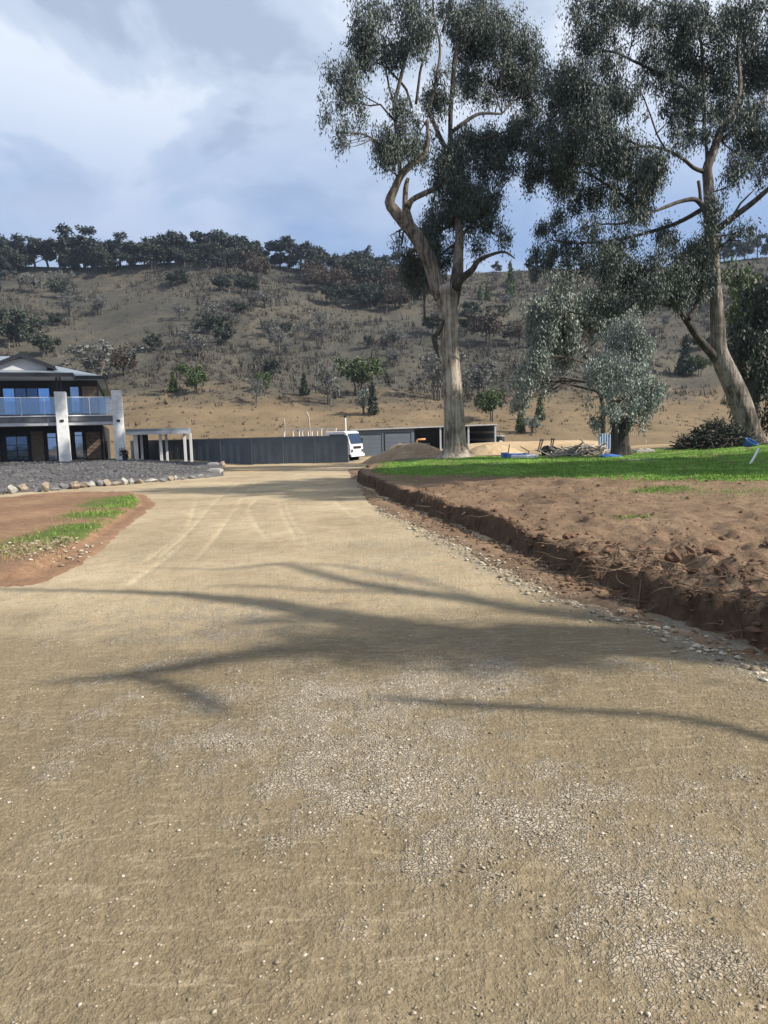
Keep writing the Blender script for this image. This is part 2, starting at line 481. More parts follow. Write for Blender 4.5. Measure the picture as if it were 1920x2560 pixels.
MT['bark'] = mat_bark('gum_bark', (0.10, 0.08, 0.064), (0.27, 0.22, 0.178), (0.48, 0.415, 0.345))
MT['bark_mid'] = mat_bark('upper_bark', (0.045, 0.036, 0.030), (0.115, 0.092, 0.076), (0.27, 0.228, 0.192))
MT['bark2'] = mat_bark('smooth_bark', (0.055, 0.045, 0.038), (0.125, 0.102, 0.084), (0.33, 0.285, 0.245))
MT['bark_dark'] = mat_bark('dark_bark', (0.035, 0.03, 0.027), (0.07, 0.06, 0.05), (0.13, 0.11, 0.095))
MT['limb'] = mat_bark('limb_bark', (0.035, 0.029, 0.026), (0.066, 0.055, 0.048), (0.13, 0.11, 0.095))
MT['pebble'] = mat_leaf('pebble', (0.18, 0.145, 0.095), (0.33, 0.275, 0.195), (0.54, 0.475, 0.385), 0.85, 0.2)
MT['bedstone'] = mat_leaf('bed_stone', (0.05, 0.049, 0.052), (0.10, 0.098, 0.10), (0.19, 0.185, 0.18), 0.85, 0.2)
MT['clod'] = simple('clod', (0.15, 0.088, 0.056), 0.95, 0.1, 0, 0.4, 6, 0.8, 30)
MT['root'] = simple('root', (0.16, 0.115, 0.08), 0.9, 0.1, 0, 0.4, 5)
MT['wood_grey'] = simple('weathered_wood', (0.34, 0.30, 0.25), 0.85, 0.2, 0, 0.35, 4)

# ------------------------------------------------------------------ terrain
ROAD_EDGE = [(4.6, -8.0), (3.3, 2.0)] + [tuple(Gd(*p)) for p in ((1920, 1666), (1640, 1565), (1389, 1481), (1157, 1366), (995, 1296), (914, 1244), (880, 1192), (868, 1169))] + [(-1.6, 40), (0.4, 46), (2.5, 52)]
CUT = [(6.5, -8.0), (4.6, 2.4)] + [tuple(Gd(*p, 0.02)) for p in ((1990, 1640), (1770, 1570), (1627, 1520), (1531, 1479), (1454, 1447), (1333, 1392), (1192, 1332), (975, 1247), (892, 1203))] + [(-0.6, 34), (0.2, 40), (2.4, 46), (4.5, 52)]
VERGE = [tuple(Gd(*p)) for p in ((0, 1252), (101, 1242), (199, 1233), (371, 1236), (399, 1262), (324, 1328), (202, 1426), (104, 1467), (0, 1477))] + [(-9.5, 7.9), (-17.5, 9.0), (-17.5, 20.2)]
_re = np.array(ROAD_EDGE)
def edge_x(y):
    return np.interp(y, _re[:, 1], _re[:, 0])
def bank_levels(x, y):
    d2, s2, _ = seg_dist(x, y, CUT)
    return -d2 * s2                                   # + on the right of the cut
def natural(x, y):                                    # lie of the land on the right of the road
    d2 = bank_levels(x, y)
    fade = 1 - 0.75 * sm(y, 42, 62)
    return road_z(y) + fade * (0.31 * sm(d2, 0.0, 0.3) + 0.13 * sm(d2, 0.3, 5) + 0.26 * sm(x, 8, 18))
def earth_z(x, y):
    d1, s1, _ = seg_dist(x, y, ROAD_EDGE); d1 = -d1 * s1
    n1 = fbm(x * 1.7, y * 1.7, 3, 4); n2 = fbm(x * 6, y * 6, 9, 3); n3 = fbm(x * 18, y * 18, 13, 2)
    d2 = bank_levels(x, y) + 0.16 * n1 + 0.09 * n2 + 0.04 * n3
    z = road_z(y) - 0.05 + 0.085 * sm(d1 + 0.10 * n1 + 0.06 * n2, -0.28, 0.14)
    z = z + (0.016 * n1 + 0.010 * n2) * sm(d1, 0.05, 0.5)
    z = z - 0.07 * np.exp(-((d2 + 0.06) / 0.10) ** 2) * (0.7 + 0.5 * n1)
    near = 1 - sm(y, 7.5, 10.5)
    z = z + (0.29 - 0.07 * near + 0.08 * n1 * near) * sm(d2, 0.0, 0.11) * (0.78 + 0.5 * np.clip(0.5 + fbm(x * 0.9, y * 0.9, 131, 3), 0, 0.5)) + 0.05 * near * n2 * sm(d2, 0, 0.1)
    top = sm(d2, 0.12, 0.5)
    ruts = 0.02 * np.sin((x * 0.55 + y * 1.9 + 0.5 * n1) * 4.2) * sm(fbm(x * .4, y * .4, 21, 2), -0.3, 0.3)
    ph = (x * 0.35 + y * 1.0 + 0.25 * fbm(x * .6, y * .6, 141, 2)) * 1.6; fr = ph - np.floor(ph)
    ruts2 = -0.035 * np.exp(-((fr - .5) / .07) ** 2) * sm(vnoise(x * .5 + 4, y * .8, 143), .45, .6)
    z = z + top * (0.022 * n1 + 0.012 * n2 + 0.008 * n3 + ruts + ruts2) + 0.13 * sm(d2, 0.3, 5) + 0.26 * sm(x, 8, 18)
    # crumbled corner at the near right: heaped clods
    lump = sm(y, 8.2, 6.2) * sm(d2, -0.55, 0.1) * (1 - sm(d2, 0.7, 1.5))
    z = z + lump * (0.07 * fbm(x * 3, y * 3, 31, 3) + 0.04 * n2 + 0.03 * n3)
    return z

# far ground and the hill
RIDGE_PX = [(-900, 640), (-300, 655), (0, 662), (200, 668), (420, 655), (600, 650), (760, 672), (900, 684), (1050, 690), (1200, 680), (1330, 674), (1500, 668), (1700, 664), (1920, 640), (2300, 620), (2900, 640)]
RIDGE_Y, FOOT_Y = 262.0, 92.0
_rx = []; _rz = []
for p in RIDGE_PX:
    q = W(p[0], p[1], RIDGE_Y); _rx.append(q[0]); _rz.append(q[2])
def hill_z(x, y):
    k = RIDGE_Y / np.maximum(y, 60.0)
    zr = np.interp(x * np.minimum(k, 1.6), _rx, _rz)
    t = (y - FOOT_Y) / (RIDGE_Y - FOOT_Y)
    up = np.clip(t, 0, 1)
    prof = 0.10 * up + 0.90 * up ** 1.32
    z = -0.8 + (zr + 0.8) * prof
    gull = fbm(x * 0.020, y * 0.012, 41, 4) * 5.5 + fbm(x * 0.07, y * 0.06, 47, 3) * 1.6
    z = z + gull * sm(up, 0.02, 0.35) * (1 - sm(up, 0.86, 1.0))
    z = np.where(t > 1, zr - (y - RIDGE_Y) * 0.10, z)
    return z
def ground_z(x, y):
    base = natural(x, y)
    left = 0.45 * sm(-x, 9, 15) * sm(y, 24, 36) * (1 - sm(y, 60, 90))
    z = base + left
    z = np.where(y > FOOT_Y, hill_z(x, y), z + (hill_z(x, y) - z) * sm(y, FOOT_Y - 22, FOOT_Y))
    cover = (1 - sm(y, 32.0, 34.0)) * sm(x, -24, -19) * (1 - sm(x, 41, 46)) * sm(y, -9, -5)
    return z - 0.35 * cover

def axis(*segs):
    out = []
    for a, b, st in segs: out += list(np.arange(a, b, st))
    return np.array(out + [segs[-1][1]])
gx = axis((-420, -60, 6), (-60, -24, 2), (-24, 30, 0.75), (30, 60, 2), (60, 420, 6))
gy = axis((-60, 0, 6), (0, 30, 2), (30, 96, 0.75), (96, 280, 2.2), (280, 640, 12))
X, Y = np.meshgrid(gx, gy)
Z = ground_z(X, Y)
split = int(np.searchsorted(gy, FOOT_Y - 4))
def ground_part(name, r0, r1):
    x, y, z = X[r0:r1], Y[r0:r1], Z[r0:r1]
    me = mesh_np(name, np.stack([x.ravel(), y.ravel(), z.ravel()], 1), grid_faces(*x.shape), True)
    n = fbm(x * 0.12, y * 0.12, 5, 3)
    rd = inside_dist(x, y, FAR_ROAD)
    dirt = sm(rd + n * 0.8, -0.6, 0.6)
    dirt = np.maximum(dirt, sm(x + n * 2, 2, 5) * (1 - sm(x + n * 2, 15, 18)) * sm(y + n * 2, 36, 39) * (1 - sm(y, 72, 78)) * 0.9)
    green = sm(x + 4 * n, 17, 21) * sm(y + 4 * n, 34, 38) * (1 - sm(y + 6 * n, 72, 82)) * 0.9
    green = np.maximum(green, (1 - sm(x + 5 * n, -9, -1)) * sm(y + 3 * n, 53, 57) * (1 - sm(y + 6 * n, 74, 84)) * 0.6)
    dry = (1 - sm(y + n * 16, 112, 140)) * sm(y, 50, 70)
    for k, v in (('dirt', dirt), ('green', np.clip(green - dirt, 0, 1)), ('dry', dry)): set_attr(me, k, v)
    o = link(name, me, MT['hill']); tag(o, kind='structure')
    return o
FAR_ROAD = [(-12.5, 24), (-12.5, 47.6), (-2.4, 47.9), (-2.0, 62), (2.5, 70), (12, 66), (4.5, 52), (2.2, 46), (-0.5, 40), (-1.0, 24)]
ground_part('ground', 0, split + 1)
ground_part('hillside', split, len(gy))

# gravel road: one sheet, the banks lie on it
t = np.concatenate([np.linspace(-1.1, -0.52, 60)[:-1], np.linspace(-0.52, 0.32, 560)[:-1], np.linspace(0.32, 0.7, 60)])
yy = np.concatenate([np.geomspace(0.4, 58, 420) - 6.0 + 0.0])
yy = np.geomspace(1.2, 78.0, 400) - 6.0
T, YY = np.meshgrid(t, yy)
XX = T * np.minimum(YY + 6.0, 22.0)
def wear_fn(x, y):
    w = np.zeros(np.shape(x))
    tracks = [((600, 1205), (560, 1235), (515, 1280), (455, 1335), (370, 1400)), ((640, 1205), (615, 1235), (585, 1280), (545, 1335), (490, 1400)),
              ((707, 1230), (716, 1262), (729, 1293), (770, 1360)), ((490, 1245), (484, 1275), (463, 1345), (420, 1390), (324, 1464)),
              ((640, 1250), (622, 1273), (640, 1310), (668, 1345)), ((835, 1245), (860, 1270), (908, 1307)), ((690, 1226), (700, 1262), (712, 1293), (745, 1350)),
              ((540, 1250), (500, 1300), (455, 1345), (400, 1392)), ((905, 1235), (960, 1290), (1100, 1362), (1300, 1465))]
    for i, tr in enumerate(tracks):
        pts = catmull([np.append(Gd(*p), 0) for p in tr], 0.3)[:, :2]
        d, _, _ = seg_dist(x, y, list(pts))
        d = d + 0.02 * fbm(x * 3, y * 3, 60 + i, 2)
        w = np.maximum(w, np.exp(-(d / (0.05 if i != 8 else 0.14)) ** 2) * (0.40 + 0.4 * sm(vnoise(x * .35, y * .35, 80 + i), .25, .75)))
    return w
def stony_fn(x, y):
    s = 0.42 + 0.5 * fbm(x * 0.7, y * 0.5, 71, 4, 0.6)
    for (px, py, rx, ry, a) in ((1240, 2010, 0.62, 0.30, 0.75), (1000, 1880, 0.60, 0.40, 0.55), (820, 1760, .8, .45, .4), (660, 2100, 0.42, 0.14, 0.6), (1130, 1690, .8, .35, 0.4), (1500, 2130, .5, .22, .45), (1700, 2330, 0.36, 0.2, 0.5), (1100, 2180, .4, .16, .35), (850, 2260, 0.16, 0.2, 0.5), (300, 1900, 0.6, 0.35, 0.3), (120, 2280, .3, .16, .4), (1850, 2480, .3, .12, .4), (260, 2480, .35, .08, .4), (1250, 2420, .3, .1, .3)):
        c = Gd(px, py)
        s = s + 0.62 * a * np.exp(-((x - c[0]) / rx) ** 2 - ((y - c[1]) / ry) ** 2)
    for (px, py, rx, ry, a) in ((760, 2230, 0.28, 0.25, 0.5), (420, 2170, 0.5, 0.25, 0.45), (1550, 1800, 0.8, 0.5, 0.45), (1000, 2500, 0.6, 0.2, 0.3), (300, 2500, .4, .2, .2)):
        c = Gd(px, py)
        s = s - a * np.exp(-((x - c[0]) / rx) ** 2 - ((y - c[1]) / ry) ** 2)
    d, sd, _ = seg_dist(x, y, ROAD_EDGE)
    s = s + 0.5 * np.exp(-((d - 0.12) / 0.22) ** 2)
    return s - 0.35 * sm(y, 7, 14)
wear = wear_fn(XX, YY)
ZR = road_z(YY) + 0.018 * fbm(XX * 0.5, YY * 0.5, 2, 3) + 0.010 * fbm(XX * 3, YY * 3, 4, 3) - 0.015 * wear
ZR = ZR + 0.006 * fbm(XX * 11, YY * 11, 6, 2) * (1 - sm(YY, 6, 12))
ZR = ZR - 0.25 * sm(np.abs(XX), 16, 19) - 0.12 * sm(YY, 64, 70)
me = mesh_np('gravel_road', np.stack([XX.ravel(), YY.ravel(), ZR.ravel()], 1), grid_faces(*XX.shape), True)
set_attr(me, 'wear', wear); set_attr(me, 'near_dark', 1.15 - sm(YY + 1.2 * fbm(XX * .35, YY * .35, 303, 3), 2.6, 8.5) * 1.1 + 0.25 * fbm(XX * .8, YY * .8, 305, 3)); set_attr(me, 'stony', stony_fn(XX, YY))  # gravel tone darkens towards the camera
road = tag(link('gravel_road', me, MT['road']), kind='structure')

# bare red earth on the right, with the cut beside the road
sx = np.concatenate([np.arange(-0.7, 3.6, 0.03), 3.6 + np.geomspace(0.06, 38, 80)])
ey = np.geomspace(5.0, 40.2, 380) - 6.0
S, EY = np.meshgrid(sx, ey)
EX = edge_x(EY) + S
EZ = earth_z(EX, EY)
me = mesh_np('bare_earth', np.stack([EX.ravel(), EY.ravel(), EZ.ravel()], 1), grid_faces(*EX.shape), True)
gr = np.zeros(EX.shape)
for (px, py, r, a) in ((1640, 1235, 0.5, 0.75), (1580, 1291, 0.22, 0.85), (1860, 1242, 1.8, 0.5), (1800, 1425, 0.7, 0.3), (1220, 1205, 2.5, 0.3), (1000, 1195, 1.8, 0.45), (1210, 1372, .25, .4)):
    c = Gd(px, py, 0.36)
    gr += a * np.exp(-((EX - c[0]) / r) ** 2 - ((EY - c[1]) / r) ** 2)
set_attr(me, 'green', gr)
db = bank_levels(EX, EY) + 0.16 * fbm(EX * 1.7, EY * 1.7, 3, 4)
set_attr(me, 'cut', sm(db, -0.12, -0.02) * (1 - sm(db, 0.10, 0.26)))  # mask of the bank face: soil tone and painted shade together
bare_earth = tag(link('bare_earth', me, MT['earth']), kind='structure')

# lawn
LAWN_FRONT = [tuple(Gd(px, py, 0.4)) for px, py in ((700, 1184), (886, 1183), (960, 1186), (1100, 1189), (1250, 1194), (1420, 1202), (1600, 1208), (1760, 1212), (1920, 1216), (2400, 1240))]
_lf = np.array(LAWN_FRONT)
def lawn_front_y(x): return np.interp(x, _lf[:, 0], _lf[:, 1])
lx = np.concatenate([np.arange(-0.6, 22, 0.14), np.arange(22, 38, 0.6)])
ly = np.geomspace(12.5, 34.0, 150)
LX, LY = np.meshgrid(lx, ly)
def lawn_mask(x, y):
    n = fbm(x * 0.5, y * 0.9, 55, 4)
    m = sm(y - lawn_front_y(x) + 1.3 * n, -0.9, 1.6)
    m = m * (0.72 + 0.28 * sm(fbm(x * .8, y * .8, 155, 3), -0.35, 0.1))
    return m * sm(bank_levels(x, y), 0.2, 0.7)
LM = lawn_mask(LX, LY)
LZ = earth_z(LX, LY) + 0.05 * LM - 0.03 + 0.01 * fbm(LX * 3, LY * 3, 57, 3) - 0.4 * (1 - sm(bank_levels(LX, LY), 0.35, 0.8))
me = mesh_np('lawn', np.stack([LX.ravel(), LY.ravel(), LZ.ravel()], 1), grid_faces(*LX.shape), True)
lawn = tag(link('lawn', me, MT['turf']), kind='structure')

# left verge
vx = np.arange(-17.4, -2.2, 0.07); vy = np.arange(6.9, 20.6, 0.07)
VX, VY = np.meshgrid(vx, vy)
def verge_z(x, y):
    d = inside_dist(x, y, VERGE)
    n1 = fbm(x * 1.6, y * 1.6, 91, 4); n2 = fbm(x * 6, y * 6, 95, 3)
    dd = d + 0.10 * n1 + 0.04 * n2
    z = road_z(y) - 0.05 + 0.075 * sm(dd, -0.05, 0.22) + 0.10 * sm(dd, 0.38, 0.55) + (0.03 * n1 + 0.015 * n2) * sm(dd, 0.1, 0.6)
    return z, d
VZ, VD = verge_z(VX, VY)
me = mesh_np('earth_verge', np.stack([VX.ravel(), VY.ravel(), VZ.ravel()], 1), grid_faces(*VX.shape), True)
vg = np.zeros(VX.shape)
for (px, py, r, a) in ((345, 1245, 0.9, 0.9), (300, 1262, 0.8, 1.0), (250, 1290, 0.7, 1.0), (215, 1320, 0.6, .8), (160, 1345, .8, .6), (20, 1380, .5, .7), (110, 1355, .5, .5), (40, 1258, 1.5, .4)):
    c = Gd(px, py, 0.1)
    vg += a * np.exp(-((VX - c[0]) / (r * 1.3)) ** 2 - ((VY - c[1]) / (r * 1.3)) ** 2)
vg = np.where(VD > 0.45, vg, 0)
set_attr(me, 'green', vg)
verge = tag(link('earth_verge', me, MT['verge']), kind='structure')

# grey gravel bed below the house
def bedf(px, py):
    g = Gd(px, py); return np.array([g[0], g[1] + 0.55, float(road_z(g[1])) + 0.16])
BED_F = [bedf(*p) for p in ((-420, 1262), (-200, 1250), (0, 1237), (120, 1229), (230, 1219), (330, 1211), (430, 1202), (520, 1195), (552, 1191))]
BED_B = [W(px, py, Y_) for px, py, Y_ in ((-500, 1172, 35.0), (-250, 1168, 37.0), (0, 1158, 39.0), (120, 1154, 40.2), (230, 1151, 40.8), (330, 1149, 42.5), (430, 1155, 46.5), (500, 1157, 47.0), (548, 1158, 47.2))]
bf = catmull(BED_F, 0.35); bb_ = catmull(BED_B, 0.35)
nu = 90
def resamp(P, n):
    L = np.concatenate([[0], np.cumsum(np.linalg.norm(np.diff(P, axis=0), axis=1))]); L /= L[-1]
    return np.stack([np.interp(np.linspace(0, 1, n), L, P[:, k]) for k in range(3)], 1)
bf = resamp(bf, nu); bb_ = resamp(bb_, nu)
vv = np.linspace(0, 1.12, 60)[:, None, None]
B3 = bf[None] * (1 - vv) + bb_[None] * vv
bump_ = 0.10 * np.sin(np.clip(vv[..., 0], 0, 1) * math.pi) + 0.05 * fbm(B3[..., 0] * .7, B3[..., 1] * .7, 33, 4) * np.sin(np.clip(vv[..., 0], 0, 1) * math.pi)
B3[..., 2] += 1.9 * bump_ + 0.04 * fbm(B3[..., 0] * 2.2, B3[..., 1] * 2.2, 35, 3) - 0.25 * (vv[..., 0] < 0.001) - 0.02
me = mesh_np('gravel_bed', B3.reshape(-1, 3), grid_faces(60, nu), True)
set_attr(me, 'green', np.zeros(len(me.vertices)))
bed = tag(link('gravel_bed', me, MT['bed']), kind='structure')
nb = 5200
iu = rng.integers(0, nu - 1, nb); iv = rng.integers(1, 56, nb)
bp_ = B3[iv, iu] + (B3[iv, iu + 1] - B3[iv, iu]) * rng.random((nb, 1)) + (B3[iv + 1, iu] - B3[iv, iu]) * rng.random((nb, 1))
BED_STONES = (bp_, np.clip(rng.lognormal(math.log(0.045), 0.4, nb), 0.02, 0.11))
def bed_z(x, y):
    k = np.argmin((B3[..., 0] - x) ** 2 + (B3[..., 1] - y) ** 2)
    return float(B3.reshape(-1, 3)[k, 2])

# loose stones in the road surface
def stones(name, pts, size, m, parent=None, flat=0.45):
    n = len(pts)
    base = np.array([(1, 0, 0), (0, 1, 0), (-1, 0, 0), (0, -1, 0), (0, 0, 1), (0, 0, -1), (.62, .62, .45), (-.62, .62, .4), (-.6, -.62, .45), (.62, -.6, .4)], float)
    f = np.array([(4, 6, 7), (4, 7, 8), (4, 8, 9), (4, 9, 6), (6, 0, 1), (6, 1, 7), (7, 1, 2), (7, 2, 8), (8, 2, 3), (8, 3, 9), (9, 3, 0), (9, 0, 6)])
    a = rng.uniform(0, 2 * math.pi, n)
    sc = size[:, None] * rng.uniform(0.6, 1.25, (n, 3)); sc[:, 2] *= flat
    P = base[None] * (1 + rng.normal(0, 0.14, (n, 10, 3))) * sc[:, None]
    ca, sa = np.cos(a)[:, None], np.sin(a)[:, None]
    Q = np.stack([P[..., 0] * ca - P[..., 1] * sa, P[..., 0] * sa + P[..., 1] * ca, P[..., 2]], -1) + pts[:, None]
    F = f[None] + (np.arange(n) * 10)[:, None, None]
    return link(name, mesh_np(name, Q.reshape(-1, 3), F.reshape(-1, 3)), m, parent)
stones('bed_stones', BED_STONES[0] + np.array([0, 0, .01]), BED_STONES[1], MT['bedstone']); tag(bpy.data.objects['bed_stones'], 'dark grey crushed stone covering the mound below the house', 'stones', kind='stuff')
def road_at(x, y): return road_z(y) + 0.018 * fbm(x * 0.5, y * 0.5, 2, 3) + 0.010 * fbm(x * 3, y * 3, 4, 3)
n = 150000
y = 1.5 * np.exp(rng.uniform(0, 2.0, n)); x = rng.uniform(-0.62, 0.62, n) * (y + 0.6)
st = stony_fn(x, y) + rng.normal(0, 0.12, n)
d, s_, _ = seg_dist(x, y, ROAD_EDGE)
keep = (rng.random(n) < np.clip((st - 0.56) * 0.9, 0.05, 0.5)) & (d * s_ > -0.1) & (inside_dist(x, y, VERGE) < 0.1)
x, y = x[keep], y[keep]
sz = np.clip(rng.lognormal(math.log(0.0042), 0.42, len(x)), 0.002, 0.0105) * (0.8 + 0.07 * y)
stones('pebbles', np.stack([x, y, road_at(x, y) + sz * 0.1], 1), sz, MT['pebble']); tag(bpy.data.objects['pebbles'], 'pale loose pebbles scattered over the gravel road', 'pebbles', kind='stuff')
# coarse spill of pale stone along the road's right edge
n = 2200
k = rng.uniform(0, 1, n) ** 2.0
eyv = 0.5 + 14.7 * k ** .8
exv = edge_x(eyv) + rng.normal(-0.10, 0.10, n)
sz = np.clip(rng.lognormal(math.log(0.014), 0.45, n), 0.006, 0.05)
zz = np.maximum(road_at(exv, eyv), earth_z(exv, eyv))
stones('edge_stones', np.stack([exv, eyv, zz + sz * 0.15], 1), sz, MT['pebble']); tag(bpy.data.objects['edge_stones'], 'pale crushed stone spilt along the right edge of the gravel road', 'stones', kind='stuff')
# crumbs of earth on the bare ground
n = 9000
y = np.exp(rng.uniform(math.log(4.5), math.log(17), n)); x = edge_x(y) + rng.gamma(1.6, 1.6, n)
d2 = bank_levels(x, y)
w = 0.22 + 0.9 * np.exp(-((d2 - 0.0) / 0.3) ** 2) + 0.4 * sm(y, 8, 6) * (d2 < 1.2)
keep = rng.random(n) < w * 0.8
x, y = x[keep], y[keep]
sz = np.clip(rng.lognormal(math.log(0.016), 0.55, len(x)), 0.006, 0.055)
stones('earth_crumbs', np.stack([x, y, earth_z(x, y) + sz * 0.2], 1), sz, MT['clod'], None, 0.75); tag(bpy.data.objects['earth_crumbs'], 'crumbs of dark earth strewn over the bare red ground', 'soil crumbs', kind='stuff')
# clods big enough to pick out, in the collapsed corner of the cut
def lump_mesh(name, seed, sub=2, amp=0.25, flat=0.8, cut=0.72):
    bm = bmesh.new(); bmesh.ops.create_icosphere(bm, subdivisions=sub, radius=1.0)
    r = np.random.default_rng(seed); o = r.uniform(0, 50, 3)
    for v in bm.verts:
        c = np.array(v.co)
        n_ = fbm(np.array([c[0] * 1.3 + o[0] + c[2]]), np.array([c[1] * 1.3 + o[1] - c[2] * .7]), seed, 3)[0]
        for q in range(9):                                   # split faces
            nrm = np.array([math.sin(seed * 1.7 + q * 2.1), math.cos(seed * 2.3 + q * 1.3), math.sin(q * 2.9 + seed)]); nrm /= np.linalg.norm(nrm)
            h = c @ nrm
            if h > cut: c = c - nrm * (h - cut) * 0.95
        c = c * (1 + amp * n_); c[2] *= flat
        v.co = c
    me = bpy.data.meshes.new(name); bm.to_mesh(me); bm.free()
    return me
clods = [lump_mesh('clod', 100 + i, 2, 0.5) for i in range(5)]
for me_ in clods: me_.materials.append(MT['clod'])
for i in range(30):
    py = random.uniform(5.0, 8.6); px = None
    for _ in range(40):
        x_ = random.uniform(edge_x(py) + 0.3, edge_x(py) + 3.2); d2 = float(bank_levels(np.array([x_]), np.array([py]))[0])
        if -0.45 < d2 < 0.9: break
    s = random.choice((0.03, 0.04, 0.05, 0.06, 0.085))
    o = link('clod', random.choice(clods), None, bare_earth, (x_, py, float(earth_z(np.array([x_]), np.array([py]))[0]) + s * 0.25))
    o.scale = (s * random.uniform(.8, 1.3), s * random.uniform(.8, 1.3), s * random.uniform(.6, 1)); o.rotation_euler = (random.uniform(-.5, .5), random.uniform(-.5, .5), random.uniform(0, 6.3))
# torn roots and twigs in the cut
mb = MB()
for i in range(330):
    y0 = random.choice((random.uniform(4.6, 8.2), random.uniform(4.6, 8.2), random.uniform(6, 14)))
    x0 = edge_x(y0) + random.uniform(0.4, 3.0)
    for _ in range(60):
        d2 = float(bank_levels(np.array([x0]), np.array([y0]))[0])
        if -0.35 < d2 < (0.8 if y0 < 8.2 else 0.15): break
        x0 = edge_x(y0) + random.uniform(0.2, 3.4)
    z0 = float(earth_z(np.array([x0]), np.array([y0]))[0])
    a = random.uniform(0, 6.28); L = random.uniform(0.12, 0.5); p = np.array([x0, y0, z0 + 0.01]); pts = [p]
    for q in range(4):
        a += random.uniform(-.7, .7)
        p = p + np.array([math.cos(a) * L / 4, math.sin(a) * L / 4, random.uniform(-0.02, 0.035)])
        p[2] = max(p[2], float(earth_z(np.array([p[0]]), np.array([p[1]]))[0]) + 0.004)
        pts.append(p)
    r0 = random.uniform(0.003, 0.009)
    mb.tube(pts, [r0, r0 * .9, r0 * .7, r0 * .5, r0 * .2], 4)
tag(mb.build('torn_roots', MT['root']), 'tangle of torn roots and twigs along the cut earth bank', 'roots', kind='stuff')

# grass blades
def blades(name, x, y, z, h, wd, m, lean=0.35):
    n = len(x); a = rng.uniform(0, 2 * math.pi, n); la = rng.uniform(0, 2 * math.pi, n); l = rng.uniform(0, lean, n) * h
    p = np.stack([x, y, z], 1); s = np.stack([np.cos(a), np.sin(a), np.zeros(n)], 1) * wd[:, None]
    tip = p + np.stack([np.cos(la) * l, np.sin(la) * l, h], 1)
    V = np.stack([p - s, p + s, tip], 1).reshape(-1, 3)
    return link(name, mesh_np(name, V, np.arange(3 * n).reshape(-1, 3)), m)
n = 170000
y = np.exp(rng.uniform(math.log(12.8), math.log(33), n)); x = rng.uniform(-0.06, 0.62, n) * y
lm = lawn_mask(x, y); keep = (rng.random(n) < np.clip(lm * 1.2 - 0.12, 0.0, 1)) & (bank_levels(x, y) > 0.45); x, y, lm = x[keep], y[keep], lm[keep]
h = (0.02 + 0.05 * rng.random(len(x)) ** 1.5) * (0.5 + 0.5 * lm) * (0.75 + 0.5 * vnoise(x * .8, y * .8, 3))
tag(blades('lawn_grass', x, y, earth_z(x, y) + 0.012 * lm, h, 0.006 + 0.006 * rng.random(len(x)), MT['grass'], 0.8), 'short bright green grass of the lawn below the gum trees', 'grass', kind='stuff')
# grass and straw tufts on verge and bare earth
tx, ty, th = [], [], []
def tuft(cx, cy, r, n_, h_):
    global tx, ty, th
    tx += list(rng.normal(cx, r, n_)); ty += list(rng.normal(cy, r, n_)); th += list(rng.uniform(0.4, 1, n_) * h_)
for (px, py, r, k, h_) in ((1640, 1235, .28, 420, .07), (1580, 1291, .12, 260, .06), (1860, 1242, .9, 700, .05), (1210, 1372, .08, 60, .05), (1000, 1195, .8, 300, .04)):
    c = Gd(px, py, 0.36); tuft(c[0], c[1], r, k, h_)
x = np.array(tx); y = np.array(ty); th = np.array(th); k = bank_levels(x, y) > 0.35; x, y, th = x[k], y[k], th[k]
tag(blades('grass_tufts', x, y, earth_z(x, y), np.array(th), np.full(len(x), 0.006), MT['grass'], 0.9), 'thin green grass tufts on the bare red earth', 'grass', kind='stuff')
n = 90000
x = rng.uniform(-12, -3, n); y = rng.uniform(7, 20.4, n); z, dd = verge_z(x, y)
FR = [tuple(Gd(px, py, 0.1)) for px, py in ((372, 1240), (330, 1256), (280, 1275), (240, 1298), (205, 1325), (150, 1348), (60, 1372), (0, 1385))]
fd_, _, fa_ = seg_dist(x, y, FR)
gm = np.exp(-(fd_ / (0.40 + 0.22 * fbm(x, y, 611, 2))) ** 2) * (1 - 0.75 * sm(fa_, 5.5, 9)) * np.clip(0.6 + 1.0 * fbm(x * 1.3, y * 1.3, 613, 3), 0, 1)
keep = (rng.random(n) < gm * 0.9) & (dd > 0.42)
x, y, z = x[keep], y[keep], z[keep]
tag(blades('verge_grass', x, y, z, rng.uniform(0.02, 0.07, len(x)), np.full(len(x), 0.006), MT['grass'], 0.9), 'green grass fringe at the corner of the left earth verge', 'grass', kind='stuff')
n = 1400
c = Gd(75, 1375, 0.12); x = rng.normal(c[0], 0.55, n); y = rng.normal(c[1], 0.45, n); z, dd = verge_z(x, y); k = dd > 0.4
x, y, z = x[k], y[k], z[k]
tag(blades('dry_straw', x, y, z, rng.uniform(0.02, 0.10, len(x)), np.full(len(x), 0.006), MT['drygrass'], 3.0), 'bleached straw heaped at the near end of the left verge', 'straw', kind='stuff')
n = 260
c = Gd(85, 1372, 0.12); x = rng.normal(c[0], 0.5, n); y = rng.normal(c[1], 0.4, n); z, dd = verge_z(x, y); k = dd > 0.1
x, y, z = x[k], y[k], z[k]; sz = np.clip(rng.lognormal(math.log(0.022), 0.5, len(x)), 0.01, 0.06)
stones('verge_rubble', np.stack([x, y, z + sz * .2], 1), sz, MT['pebble']); tag(bpy.data.objects['verge_rubble'], 'pale rubble scattered at the near end of the left verge', 'rubble', kind='stuff')

